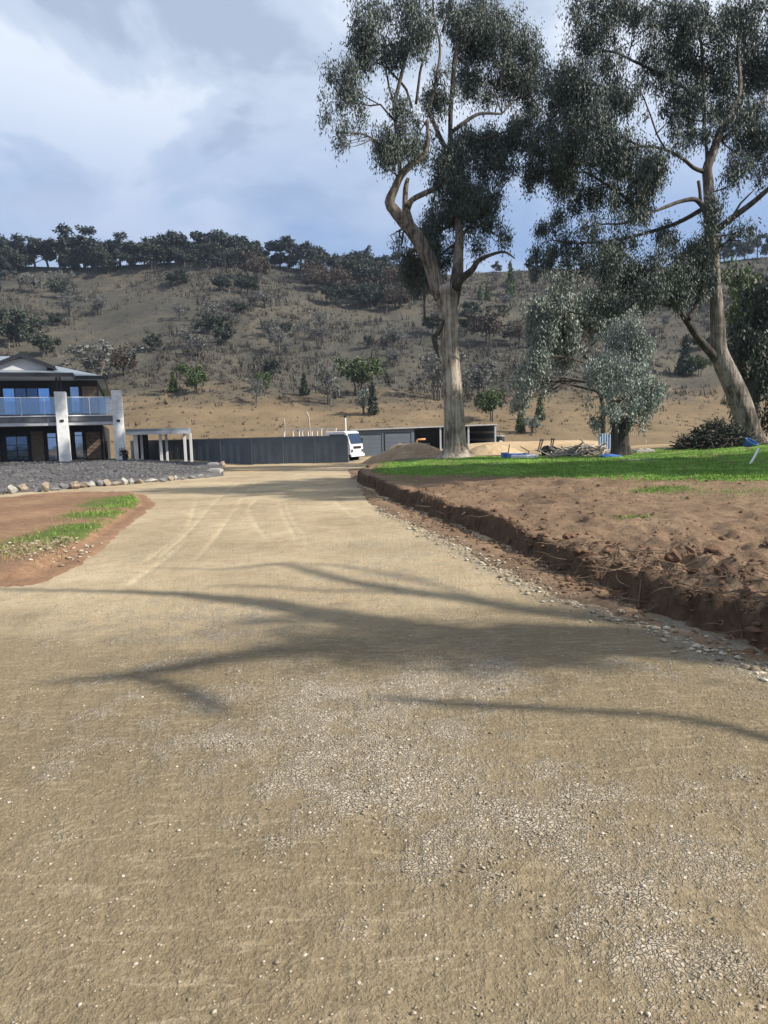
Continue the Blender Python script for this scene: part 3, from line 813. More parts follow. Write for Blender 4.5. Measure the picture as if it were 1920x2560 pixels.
# ------------------------------------------------------------------ trees
def leaf_arrays(C, cr, per, L, Wd, droop=1.0, rg=rng, vert=1.6, spread=0.43):
    """drooping lance-shaped leaves around the cluster centres C (radius cr)."""
    n = len(C) * per
    c = np.repeat(C, per, 0); r = np.repeat(cr, per)
    g = rg.normal(0, 1, (n, 3)) * spread; g[:, 2] *= vert
    p = c + g * r[:, None]
    d = rg.normal(0, 0.55, (n, 3)); d[:, 2] -= droop; d /= np.linalg.norm(d, axis=1)[:, None]
    q = rg.normal(0, 1, (n, 3)); s = np.cross(d, q); s /= np.linalg.norm(s, axis=1)[:, None] + 1e-9
    l = L * rg.uniform(0.6, 1.3, n)[:, None]; w = Wd * rg.uniform(0.7, 1.3, n)[:, None]
    V = np.stack([p, p + d * l * 0.42 + s * w, p + d * l, p + d * l * 0.42 - s * w], 1).reshape(-1, 3)
    return V, np.arange(4 * n).reshape(-1, 4)

class Tree:
    """a tree given by limbs and foliage masses; positions come from the photograph at the tree's own depth."""
    def __init__(s, name, label, base, bark, limb, leaf, seed, group=None):
        s.base = np.asarray(base, float); s.root = empty(name, s.base)
        tag(s.root, label, 'tree', group)
        s.bark, s.limbm, s.leafm = bark, limb, leaf
        s.samples = []; s.rg = np.random.default_rng(seed); s.mb = MB(); s.leaves = []; s.seed = seed
    def stem(s, name, pts, n=10, step=0.3, mat=None, ridge=0.0, flare=False, wob=0.0):
        P = catmull([np.asarray(p, float) for p in pts], step)
        xyz, rad = P[:, :3].copy(), np.maximum(P[:, 3], 0.01)
        if wob:
            k = np.linspace(0, 1, len(xyz)) * len(xyz) * step
            for a in range(3):
                xyz[:, a] += wob * fbm(k * 0.8 + 13 * a, k * 0 + s.seed + a, 5, 3) * np.minimum(1, k / 1.0) 
        rg = s.rg; off = rg.uniform(0, 50)
        def rf(ang, i):
            v = 1 + ridge * fbm(np.cos(ang) * 2.2 + off, np.sin(ang) * 2.2 + xyz[i, 2] * 0.35, s.seed, 3)
            if flare:
                h = max(0.0, xyz[i, 2] - xyz[0, 2])
                v = v + math.exp(-h / 0.5) * 0.16 * (1 + 0.9 * np.sin(ang * 5 + off))
            return v
        V, F = tube_arrays(xyz, rad, n, rf if (ridge or flare) else None)
        s.samples.append(np.concatenate([xyz, rad[:, None]], 1))
        if name:
            m = MB(); m.add(V - s.base, F); o = m.build(name, mat or s.bark, s.root, smooth=True)
            return o
        s.mb.add(V - s.base, F)
    def mass(s, c, rx, ry, rz, dens=1.0, per=64, L=0.17, Wd=0.024, cr=0.36, droop=1.4, attach=True, twigs=7, hollow=0.25):
        rg = s.rg; c = np.asarray(c, float); R3 = np.array([rx, ry, rz])
        area = math.pi * rx * rz
        nl = min(area * 600 * dens * (0.24 * 0.034) / (L * Wd), 9000); ncl = max(4, int(nl / per))
        u = rg.normal(0, 1, (ncl, 3)); u /= np.linalg.norm(u, axis=1)[:, None]
        rr = (hollow + (1 - hollow) * rg.random(ncl)) ** (1 / 2.0)
        rr = rr * (1 + 0.42 * fbm(u[:, 0] * 2 + c[0], u[:, 2] * 2 + c[2] + u[:, 1], s.seed, 3))
        pts = c + u * rr[:, None] * R3
        # thin out patches so that light shows through
        k = fbm(pts[:, 0] * 1.1 + pts[:, 1] * .7, pts[:, 2] * 1.1 - pts[:, 1] * .5, s.seed + 5, 2)
        pts = pts[(k > -0.05) | (rg.random(len(pts)) < 0.10)]
        stray = c + u[:len(u) // 16] * R3 * rg.uniform(1.05, 1.45, (len(u) // 16, 1)); pts = np.concatenate([pts, stray])
        V, F = leaf_arrays(pts, cr * rg.uniform(0.6, 1.35, len(pts)), per, L, Wd, droop, rg)
        s.leaves.append((V - s.base, F))
        if attach and s.samples:
            S = np.concatenate(s.samples)
            d = np.linalg.norm(S[:, :3] - c, axis=1) + 1.2 * np.maximum(0, S[:, 2] - c[2] - 0.3 * rz)
            j = np.argmin(d); a = S[j, :3]; r0 = min(S[j, 3] * 0.6, 0.035 + 0.018 * np.linalg.norm(a - c))
            mid = (a + c) / 2 + rg.normal(0, 0.12, 3) * np.linalg.norm(a - c) + np.array([0, 0, 0.1 * np.linalg.norm(a - c)])
            P = catmull([np.append(a, r0), np.append(mid, r0 * 0.75), np.append(c, r0 * 0.4)], 0.4)
            V, F = tube_arrays(P[:, :3], P[:, 3], 6); s.mb.add(V - s.base, F)
            for q in range(twigs):
                st = P[rg.integers(len(P) // 3, len(P))]; e = pts[rg.integers(len(pts))] if len(pts) else c
                m_ = (st[:3] + e) / 2 + rg.normal(0, 0.15, 3) * np.linalg.norm(st[:3] - e)
                rq = max(0.012, st[3] * 0.55)
                Q = catmull([np.append(st[:3], rq), np.append(m_, rq * 0.7), np.append(e, rq * 0.25)], 0.5)
                V, F = tube_arrays(Q[:, :3], np.maximum(Q[:, 3], 0.006), 4); s.mb.add(V - s.base, F)
                if len(pts):
                    for _ in range(2):
                        e2 = pts[rg.integers(len(pts))]
                        if np.linalg.norm(e2 - m_) < 0.8 * max(rx, rz):
                            V, F = tube_arrays(np.array([m_, (m_ + e2) / 2 + rg.normal(0, .08, 3), e2]), np.array([rq * .5, rq * .35, 0.005]), 3); s.mb.add(V - s.base, F)
    def finish(s):
        if s.mb.v: tag(s.mb.build('branches', s.limbm, s.root, smooth=True), kind='stuff')
        if s.leaves:
            V = np.concatenate([v for v, f in s.leaves]); o = 0; FF = []
            for v, f in s.leaves: FF.append(f + o); o += len(v)
            tag(link('crown', mesh_np('crown', V, np.concatenate(FF)), s.leafm, s.root), kind='stuff')
        return s.root

def pl(Y0, pts):
    """(px, py, depth offset, width px) -> xyz + radius"""
    return [np.append(W(p[0], p[1], Y0 + p[2]), p[3] * 0.5 * mpp(Y0 + p[2])) for p in pts]

# --- the tall gum in the middle
Y0 = 34.5
b = W(1140, 1146, Y0)
b[2] = float(natural(b[:1], b[1:2])[0]) - 0.1
T1 = Tree('gum_tree', 'tall gum with a thick pale stringy trunk standing before the grey shed', b, MT['bark'], MT['limb'], MT['leaf_gum'], 3)
T1.stem('trunk', [np.append(b, 50 * mpp(Y0))] + pl(Y0, [(1139, 1128, 0, 62), (1136, 1085, 0, 53), (1133, 1000, 0, 48), (1128, 920, 0, 44), (1124, 850, 0, 44), (1122, 790, 0, 46), (1116, 745, 0, 52), (1110, 715, 0, 50)]), 40, 0.16, ridge=0.10, flare=True)
T1.stem('limb', pl(Y0, [(1106, 745, 0, 42), (1085, 690, -.1, 36), (1068, 640, -.3, 34), (1040, 590, -.5, 33), (1005, 548, -.7, 30), (985, 525, -.8, 26), (974, 505, -.9, 24), (988, 470, -1, 18), (1002, 440, -1.1, 17), (1030, 410, -1.1, 15), (1056, 394, -1, 12), (1070, 360, -.8, 9), (1068, 300, -.6, 8)]), 20, 0.18, MT['bark_mid'], ridge=0.12)
T1.stem('limb', pl(Y0, [(1030, 580, -.5, 26), (1018, 545, -.5, 24), (1013, 500, -.3, 14), (1015, 465, 0, 12), (1020, 445, 0, 8)]), 14, 0.18, MT['bark_mid'], ridge=0.1)
T1.stem('limb', pl(Y0, [(1018, 520, -.5, 18), (1030, 500, -.3, 13), (1060, 484, 0, 13), (1090, 470, .3, 12), (1120, 445, .6, 11), (1150, 400, 1, 9), (1180, 330, 1.3, 7)]), 12, 0.2, MT['bark_mid'])
T1.stem('limb', pl(Y0, [(1130, 760, 0, 34), (1142, 700, .1, 30), (1146, 640, .2, 24), (1148, 580, .4, 20), (1140, 520, .6, 17), (1128, 460, .8, 15), (1125, 400, 1, 13), (1090, 320, .8, 10), (1075, 270, .7, 9), (1090, 200, .6, 7), (1100, 120, .6, 6), (1085, 40, .5, 4), (1080, -40, .5, 3)]), 18, 0.2, MT['bark_mid'], ridge=0.1)
T1.stem('limb', pl(Y0, [(1136, 720, -.2, 24), (1150, 700, -.4, 20), (1180, 675, -.7, 15), (1196, 652, -.9, 12), (1230, 636, -1.1, 8), (1262, 630, -1.3, 6), (1287, 646, -1.5, 3)]), 10, 0.15, MT['limb'])
for pts in ([(1002, 440, -1.1, 10), (990, 330, -1.2, 9), (987, 255, -1.2, 10), (1000, 205, -1.1, 9), (1015, 150, -1, 8), (1030, 90, -1, 6), (1045, 30, -1, 5), (1060, -60, -1, 3)],
            [(987, 260, -1.2, 6), (972, 220, -1.3, 5), (965, 180, -1.3, 4), (950, 150, -1.4, 3), (925, 150, -1.5, 2)],
            [(1030, 270, -.5, 6), (1015, 225, -.6, 6), (990, 195, -.8, 5), (965, 170, -1, 4), (930, 152, -1.2, 3)],
            [(985, 300, -1.2, 6), (970, 285, -1.4, 5), (950, 262, -1.6, 4), (925, 265, -1.8, 3.5), (905, 262, -1.9, 3), (890, 245, -2, 2)],
            [(950, 262, -1.6, 3), (915, 245, -1.8, 2.5), (895, 230, -2, 2)],
            [(1040, 260, .2, 7), (1052, 170, .2, 6), (1070, 120, .2, 5), (1085, 60, .2, 4), (1083, -30, .3, 3)],
            [(1128, 440, .8, 12), (1125, 330, 1, 11), (1130, 240, 1.1, 12), (1140, 140, 1.2, 12), (1150, 90, 1.2, 9), (1170, 50, 1.2, 7), (1190, 30, 1.2, 5), (1215, 20, 1.2, 4)],
            [(1140, 130, 1.2, 8), (1160, 120, 1.3, 8), (1190, 80, 1.5, 6), (1200, 55, 1.6, 4)],
            [(1130, 330, 1, 10), (1170, 300, 1.6, 9), (1205, 283, 2, 7), (1255, 285, 2.5, 5)],
            [(1125, 380, 1, 9), (1160, 340, .5, 7), (1200, 350, .2, 5), (1260, 330, 0, 4)],
            [(1105, 80, 1, 5), (1118, 30, 1, 4), (1125, -20, 1, 3)],
            [(1146, 600, .3, 10), (1180, 560, .8, 8), (1220, 520, 1.4, 6), (1250, 480, 2, 4)]):
    T1.stem(None, pl(Y0, pts), 7, 0.3, wob=0.05)
def M1(px, py, rx, ry, dy, dens=1.0, tree=None, Yt=Y0, grow=1.0, **k):
    rx *= grow; ry *= grow; dens *= 1.35 if grow > 1.1 else 1.0
    k.setdefault('hollow', 0.2)
    px += tree.rg.normal(0, 7); py += tree.rg.normal(0, 7); dy = dy * 1.6 + tree.rg.normal(0, .5)
    tree.mass(W(px, py, Yt + dy), .84 * rx * mpp(Yt), max(0.7, 0.8 * (rx + ry) / 2 * mpp(Yt)), .86 * ry * mpp(Yt), dens * 1.35, **k)
for a in ((868, 215, 26, 52, -2.1, 1.1), (838, 215, 24, 42, -2.0, 1.1), (840, 275, 32, 42, -1.9, 1.1), (878, 290, 26, 46, -2.2, 1.1), (863, 340, 16, 34, -2.1, .9), (822, 270, 14, 40, -1.9, .8),
          (920, 35, 32, 50, -1.4, 1.1), (905, 100, 30, 45, -1.6, 1.1), (955, 60, 45, 60, -1.2, 1.1), (985, 110, 35, 45, -1.0, .9), (920, 135, 22, 28, -1.6, .8), (965, 120, 30, 40, -1.3, .9), (1010, 20, 35, 40, -1, .8), (1000, 150, 26, 30, -1, .6),
          (1050, 55, 32, 40, -.4, .6), (1035, 105, 26, 40, -.5, .6), (1075, 90, 24, 30, 0, .5), (1065, 20, 30, 25, 0, .5),
          (1012, 285, 38, 36, -.8, 1), (980, 350, 36, 50, -1.1, 1.05), (1025, 350, 40, 45, -.8, 1.05), (955, 385, 24, 40, -1.2, 1), (1050, 320, 30, 50, -.4, .9), (968, 415, 16, 26, -1.2, .8), (1060, 380, 26, 34, -.6, .8),
          (1095, 200, 34, 36, .6, 1), (1075, 240, 32, 36, .4, 1), (1120, 225, 34, 50, 1, 1), (1100, 265, 30, 30, 1, .9),
          (1160, 40, 50, 50, 1.2, 1), (1215, 35, 55, 45, 1.4, 1.1), (1265, 40, 45, 45, 1.6, 1.1), (1240, 100, 60, 55, 1.8, 1.1), (1185, 130, 50, 55, 1.4, 1.1), (1290, 110, 50, 50, 2, 1.1), (1320, 170, 45, 55, 2.2, 1.1), (1240, 175, 60, 50, 2, 1.1), (1180, 200, 45, 45, 1.6, 1), (1120, 20, 30, 30, 1, .7),
          (1150, 170, 30, 40, 1.2, .8), (1290, 225, 50, 45, 2, 1), (1215, 235, 45, 35, 1.4, .7), (1330, 250, 40, 50, 2.2, .9),
          (1180, 370, 50, 45, .6, 1.05), (1240, 360, 55, 45, 1, 1.1), (1300, 350, 50, 50, 1.6, 1.1), (1225, 410, 60, 40, .8, 1.1), (1130, 400, 45, 45, .4, 1), (1340, 400, 45, 50, 2, 1),
          (1115, 460, 50, 50, .2, 1.1), (1165, 470, 55, 50, .4, 1.1), (1220, 480, 45, 45, .8, 1), (1100, 530, 45, 50, .6, 1.1), (1160, 540, 45, 60, .9, .9), (1215, 550, 42, 60, 1, 1), (1240, 590, 26, 36, 1.2, .7), (1190, 610, 26, 34, 1, .7), (1075, 570, 40, 50, 1, 1.1), (1060, 620, 36, 50, 1.2, 1.1),
          (1040, 690, 34, 50, 1.4, .9), (1015, 660, 26, 50, 1.2, .7), (1070, 680, 30, 60, 1.6, .9), (1110, 640, 40, 50, 1.6, .9), (1010, 600, 22, 36, .6, .5), (1080, 430, 30, 30, .2, .7)):
    M1(*a, tree=T1, grow=1.07)
gum1 = T1.finish()
# dead stub and loose bark on the trunk
m = MB(); p = pl(Y0, [(1142, 797, -.45, 7), (1155, 795, -.55, 6), (1168, 797, -.65, 3)])
V, F = tube_arrays(np.array([q[:3] for q in p]) - T1.base, [q[3] for q in p], 6); m.add(V, F); m.build('broken_stub', MT['wood_grey'], gum1, smooth=True)
m = MB(); p = pl(Y0, [(1084, 842, -.15, 14), (1090, 870, -.2, 12), (1097, 895, -.3, 3)])
V, F = tube_arrays(np.array([q[:3] for q in p]) - T1.base, [q[3] for q in p], 7); m.add(V, F)
V, F = tube_arrays(np.array([q[:3] for q in pl(Y0, [(1112, 800, -.3, 10), (1095, 830, -.25, 12), (1084, 844, -.15, 12)])]) - T1.base, [q[3] for q in pl(Y0, [(1112, 800, -.3, 10), (1095, 830, -.25, 12), (1084, 844, -.15, 12)])], 7); m.add(V, F)
m.build('torn_bark', MT['limb'], gum1, smooth=True)
m = MB()
for pts in ([(1110, 800, -.5, 7), (1090, 798, -.5, 7), (1062, 797, -.5, 6)], [(1062, 797, -.5, 6), (1060, 765, -.5, 5), (1063, 735, -.4, 5), (1068, 715, -.3, 4)]):
    q = pl(Y0, pts); V, F = tube_arrays(np.array([z[:3] for z in q]) - T1.base, [z[3] for z in q], 6); m.add(V, F)
m.build('hanging_bark', MT['limb'], gum1, smooth=True)

# --- the leaning gum at the right
Y1 = 34.0
b = W(1888, 1114, Y1); b[2] = float(natural(b[:1], b[1:2])[0]) - 0.12
T2 = Tree('gum_tree', 'leaning gum with a forked pale trunk at the right edge above the brush pile', b, MT['bark2'], MT['limb'], MT['leaf_gum'], 8)
T2.stem('trunk', [np.append(b, 32 * mpp(Y1))] + pl(Y1, [(1880, 1095, 0, 54), (1862, 1040, 0, 52), (1845, 990, 0, 50), (1825, 945, 0, 47), (1806, 905, 0, 44), (1797, 870, 0, 36), (1794, 820, 0, 34), (1791, 760, 0, 30), (1786, 700, 0, 28), (1781, 630, 0, 28), (1776, 560, 0, 30), (1773, 500, 0, 25), (1770, 450, 0, 24), (1768, 420, 0, 22), (1783, 380, 0, 20), (1800, 330, .2, 18), (1830, 280, .5, 15), (1850, 220, .6, 11), (1845, 140, .6, 8), (1850, 40, .7, 6), (1850, -80, .7, 4)]), 32, 0.18, ridge=0.09, flare=True)
T2.stem('limb', pl(Y1, [(1800, 905, 0, 25), (1775, 880, -.2, 20), (1745, 845, -.5, 18), (1725, 815, -.7, 16), (1712, 795, -.8, 14), (1690, 765, -1, 13), (1665, 735, -1.3, 10), (1640, 715, -1.5, 7)]), 14, 0.18, MT['limb'])
T2.stem('limb', pl(Y1, [(1718, 800, -.8, 16), (1738, 770, -.6, 13), (1765, 700, -.4, 13), (1790, 640, -.1, 12), (1800, 590, .1, 10)]), 10, 0.2, MT['limb'])
T2.stem('limb', pl(Y1, [(1768, 530, 0, 16), (1752, 510, -.2, 12), (1735, 498, -.4, 11), (1700, 504, -.7, 9), (1670, 515, -1, 9), (1638, 528, -1.4, 6)]), 10, 0.15, MT['limb'])
T2.stem('limb', pl(Y1, [(1751, 505, -.2, 9), (1750, 480, -.2, 8), (1746, 452, -.2, 8)]), 8, 0.12, MT['limb'])
T2.stem('limb', pl(Y1, [(1785, 580, 0, 18), (1830, 545, -.4, 15), (1880, 508, -.8, 13), (1930, 465, -1.2, 11), (1990, 420, -1.5, 8)]), 10, 0.2, MT['limb'])
T2.stem('limb', pl(Y1, [(1762, 430, 0, 11), (1735, 420, -.3, 9), (1705, 395, -.6, 8), (1665, 375, -1, 7), (1610, 365, -1.4, 6), (1560, 372, -1.8, 4)]), 9, 0.2, MT['limb'])
for pts in ([(1665, 375, -1, 5), (1640, 335, -1.1, 4), (1625, 290, -1.2, 4), (1610, 240, -1.3, 3)], [(1640, 335, -1.1, 4), (1665, 310, -1, 3)],
            [(1768, 410, 0, 9), (1763, 350, .3, 8), (1760, 250, .6, 8), (1755, 150, .6, 7), (1745, 60, .6, 6), (1735, -40, .6, 4)],
            [(1790, 360, .1, 9), (1840, 320, .4, 7), (1880, 280, .8, 5), (1930, 220, 1.2, 3)],
            [(1640, 528, -1.4, 5), (1600, 540, -1.6, 5), (1560, 560, -1.8, 5), (1500, 560, -2, 4), (1450, 570, -2.2, 3)],
            [(1760, 520, 0, 12), (1690, 560, .6, 10), (1620, 580, 1, 8), (1540, 600, 1.4, 7), (1440, 610, 1.8, 5), (1380, 600, 2, 3)],
            [(1755, 260, .6, 8), (1680, 200, .2, 7), (1600, 160, -.2, 6), (1520, 130, -.5, 5), (1440, 140, -.8, 4)],
            [(1600, 365, -1.4, 6), (1520, 330, -1.2, 6), (1450, 300, -1, 5), (1400, 270, -.8, 4), (1380, 220, -.8, 3)],
            [(1610, 545, .8, 8), (1530, 470, 1, 7), (1460, 430, 1.2, 6), (1400, 440, 1.4, 5), (1350, 430, 1.5, 4)],
            [(1690, 765, -1, 8), (1640, 760, -1.4, 7), (1590, 740, -1.8, 6), (1540, 770, -2.2, 5), (1490, 800, -2.5, 4)],
            [(1665, 735, -1.3, 7), (1620, 690, -1.6, 6), (1560, 680, -1.9, 5), (1490, 660, -2.2, 4)],
            [(1600, 742, -1.8, 5), (1550, 785, -1.8, 5), (1500, 790, -2, 4), (1420, 780, -2.2, 3)],
            [(1830, 545, -.4, 6), (1850, 510, -.5, 5), (1870, 490, -.6, 4), (1890, 472, -.6, 2)],
            [(1750, 60, .6, 5), (1680, 20, .4, 5), (1620, -10, .2, 4)]):
    T2.stem(None, pl(Y1, pts), 7, 0.3, wob=0.06)
for a in ((1440, 40, 40, 40, -.6, 1), (1490, 30, 50, 45, -.5, 1.1), (1550, 50, 50, 45, -.4, 1.1), (1500, 95, 55, 45, -.6, 1.1), (1610, 60, 45, 50, -.2, 1), (1560, 120, 50, 45, -.4, 1), (1440, 100, 36, 50, -.7, .9), (1620, 130, 36, 40, 0, .8),
          (1680, 40, 45, 45, .3, 1.1), (1730, 50, 45, 50, .5, 1.1), (1700, 110, 50, 45, .4, 1.1), (1770, 100, 45, 50, .6, 1.1), (1820, 60, 45, 50, .6, 1.1), (1870, 40, 40, 45, .8, 1), (1900, 100, 40, 50, 1, 1), (1830, 140, 45, 40, .7, 1.1), (1930, 40, 50, 60, 1, 1),
          (1400, 190, 45, 50, -.6, 1), (1450, 190, 50, 45, -.8, 1.1), (1400, 260, 50, 50, -.8, 1.1), (1460, 260, 55, 50, -1, 1.1), (1520, 200, 50, 45, -.6, 1), (1530, 280, 50, 50, -1, 1.1), (1420, 330, 55, 50, -.6, 1.1), (1490, 340, 55, 45, -.9, 1.1), (1560, 340, 45, 45, -1.2, 1), (1570, 230, 40, 40, -.5, .7), (1600, 180, 40, 40, 0, .8),
          (1650, 190, 40, 40, .2, .9), (1720, 180, 50, 45, .5, 1.1), (1790, 190, 50, 50, .6, 1.1), (1700, 250, 45, 45, .2, 1), (1760, 260, 50, 50, .6, 1.1), (1820, 250, 40, 45, .6, 1.1), (1740, 320, 40, 36, .2, .9), (1790, 320, 40, 36, .4, 1), (1690, 300, 26, 30, 0, .7), (1700, 360, 22, 26, -.4, .5),
          (1870, 190, 36, 50, 1, .9), (1910, 230, 40, 60, 1.2, 1.1), (1880, 290, 40, 40, 1, 1.1), (1900, 160, 40, 45, 1, 1), (1840, 310, 30, 36, .6, .9), (1920, 340, 40, 45, 1.2, 1), (1860, 360, 36, 36, .6, .9), (1890, 410, 40, 40, .6, 1), (1850, 420, 30, 36, .2, .8), (1825, 470, 20, 34, 0, .6), (1925, 430, 30, 40, .8, .8),
          (1560, 400, 45, 40, -1.4, 1), (1620, 400, 40, 40, -1.4, 1), (1650, 430, 26, 30, -1.3, .7), (1500, 400, 50, 40, -.8, 1.1), (1440, 400, 45, 45, 0, 1.1), (1390, 420, 45, 45, 1, 1), (1430, 460, 45, 40, 1, 1), (1600, 450, 40, 36, -.6, .9), (1360, 340, 40, 50, 1, 1), (1330, 450, 26, 40, 1.4, .6),
          (1480, 480, 45, 40, 1, 1.1), (1540, 490, 45, 40, .8, 1.1), (1600, 510, 36, 40, .4, .9), (1430, 520, 40, 30, 1.4, 1), (1500, 540, 55, 40, -1.8, 1.1), (1570, 560, 40, 36, -1.6, .9), (1620, 490, 22, 36, .2, .6),
          (1360, 590, 36, 40, 2, 1.1), (1400, 570, 45, 45, 1.8, 1.2), (1450, 600, 50, 45, 1.7, 1.1), (1350, 640, 30, 36, 2, .9), (1400, 640, 45, 36, 1.8, 1.1), (1460, 650, 45, 36, 1, 1.1), (1510, 620, 40, 40, 1.2, 1), (1560, 620, 40, 40, .6, .9), (1520, 660, 50, 40, -2, 1.1),
          (1600, 650, 45, 45, -1.6, 1), (1650, 630, 40, 40, -1, .9), (1640, 690, 50, 40, -1.4, 1.1), (1700, 660, 45, 50, -.6, 1.1), (1740, 640, 36, 45, -.2, 1.1), (1700, 720, 45, 45, -.8, 1.1), (1750, 700, 36, 50, -.2, 1), (1660, 590, 30, 36, .4, .7), (1780, 550, 26, 50, -.3, .8), (1760, 600, 30, 40, .3, .9), (1830, 590, 40, 30, -.3, .7), (1870, 570, 30, 26, -.5, .6), (1620, 740, 50, 35, -1.6, .9),
          (1580, 700, 45, 45, -1.8, .9), (1530, 740, 45, 40, -2.1, .8)):
    M1(*a, tree=T2, Yt=Y1, grow=1.07)
gum2 = T2.finish()

# --- silver foliage tree hanging between the two gums, and the squat silver tree on the lawn
Y2 = 40.0
b = W(1508, 1085, Y2); b[2] = float(ground_z(b[:1], b[1:2])[0]) - 0.1
T3 = Tree('silver_tree', 'slender silver leaved tree hanging between the two large gums', b, MT['bark_dark'], MT['bark_dark'], MT['leaf_silver'], 12)
T3.stem('trunk', [np.append(b, 7 * mpp(Y2))] + pl(Y2, [(1508, 1040, 0, 11), (1500, 980, 0, 10), (1470, 900, 0, 9), (1430, 850, 0, 8), (1380, 820, 0, 6), (1340, 840, 0, 4)]), 10, 0.25)
for a in ((1330, 790, 30, 45, 0, .8), (1370, 770, 40, 40, .2, .9), (1420, 790, 45, 45, .3, .9), (1470, 780, 45, 45, .4, .9), (1350, 850, 40, 40, 0, .7), (1400, 840, 45, 40, .2, .8), (1450, 830, 50, 36, .4, .9), (1510, 820, 40, 45, .6, .9), (1325, 920, 36, 40, -.3, .9), (1360, 900, 36, 40, 0, .8), (1310, 960, 24, 34, -.3, .6), (1390, 890, 30, 36, .2, .6), (1540, 790, 36, 36, .6, .8), (1400, 720, 40, 36, .4, .6), (1300, 1000, 24, 30, 0, .7), (1340, 960, 30, 30, 0, .6)):
    M1(*a, tree=T3, Yt=Y2, grow=1.2, L=0.2, Wd=0.034)
T3.finish()
Y3 = 28.5
b = W(1556, 1138, Y3); b[2] = float(natural(b[:1], b[1:2])[0]) - 0.06
T4 = Tree('silver_tree', 'squat silver leaved tree with a short dark forked trunk on the lawn', b, MT['bark_dark'], MT['bark_dark'], MT['leaf_silver'], 15)
T4.stem('trunk', [np.append(b, 27 * mpp(Y3))] + pl(Y3, [(1553, 1120, 0, 44), (1550, 1090, 0, 42), (1545, 1060, 0, 40), (1538, 1030, 0, 26), (1524, 1000, 0, 18), (1515, 960, 0, 12), (1520, 900, 0, 8)]), 16, 0.12, ridge=0.12, flare=True)
T4.stem('limb', pl(Y3, [(1560, 1075, 0, 28), (1572, 1050, .1, 20), (1585, 1010, .2, 15), (1590, 960, .3, 11), (1600, 910, .3, 6)]), 10, 0.15)
for a in ((1510, 1000, 34, 36, -.2, .6), (1550, 980, 45, 40, -.4, 1), (1600, 970, 45, 45, -.2, 1.1), (1630, 990, 26, 45, 0, 1), (1570, 920, 55, 36, 0, 1.1), (1520, 920, 40, 40, .2, 1), (1490, 960, 24, 40, .2, .8), (1610, 1030, 32, 45, -.3, 1.1), (1580, 1040, 32, 36, -.5, 1), (1540, 1030, 26, 26, -.5, .7), (1600, 900, 34, 34, .3, 1), (1540, 870, 50, 40, .4, 1), (1590, 860, 30, 36, .5, .8), (1560, 820, 40, 40, .6, .9), (1490, 1050, 24, 26, 0, .5), (1600, 1065, 22, 24, -.2, .8)):
    M1(*a, tree=T4, Yt=Y3, grow=1.2, L=0.12, Wd=0.022, cr=0.24)
T4.finish()

# --- dark dense trees behind the leaning gum
Y4 = 47.0
b = W(1885, 1075, Y4); b[2] = float(ground_z(b[:1], b[1:2])[0]) - 0.1
T5 = Tree('dark_tree', 'dense dark evergreen rising behind the leaning gum at the right edge', b, MT['bark_dark'], MT['bark_dark'], MT['leaf_dark'], 19)
T5.stem('trunk', [np.append(b, 14 * mpp(Y4))] + pl(Y4, [(1885, 1000, 0, 24), (1890, 900, 0, 20), (1895, 800, 0, 14), (1900, 700, 0, 8)]), 10, 0.3)
for a in ((1900, 740, 60, 50, 0, 1.1), (1860, 800, 45, 50, .2, 1.1), (1920, 820, 60, 60, 0, 1.2), (1870, 880, 50, 55, -.2, 1.2), (1930, 920, 60, 60, 0, 1.2), (1880, 970, 55, 55, 0, 1.2), (1940, 1010, 60, 55, .2, 1.1), (1890, 1040, 45, 40, 0, 1), (1840, 930, 30, 40, .5, .8), (1850, 850, 30, 40, .5, .8)):
    M1(*a, tree=T5, Yt=Y4, L=0.32, Wd=0.06, cr=0.5)
T5.finish()
Y5 = 56.0
b = W(1845, 1075, Y5); b[2] = float(ground_z(b[:1], b[1:2])[0]) - 0.1
T6 = Tree('olive_tree', 'sunlit olive green tree with wispy crown behind the leaning gum fork', b, MT['bark_dark'], MT['bark_dark'], MT['leaf_green'], 22)
T6.stem('trunk', [np.append(b, 9 * mpp(Y5))] + pl(Y5, [(1845, 980, 0, 16), (1850, 880, 0, 12), (1850, 780, 0, 9), (1855, 700, 0, 6)]), 9, 0.4)
for a in ((1845, 690, 36, 36, 0, .9), (1880, 690, 40, 40, 0, .9), (1850, 750, 40, 45, 0, .9), (1890, 750, 36, 40, 0, .9), (1830, 800, 30, 40, 0, .7), (1840, 1000, 40, 40, 0, .6), (1825, 720, 22, 36, 0, .6)):
    M1(*a, tree=T6, Yt=Y5, L=0.36, Wd=0.055, cr=0.5)
T6.finish()

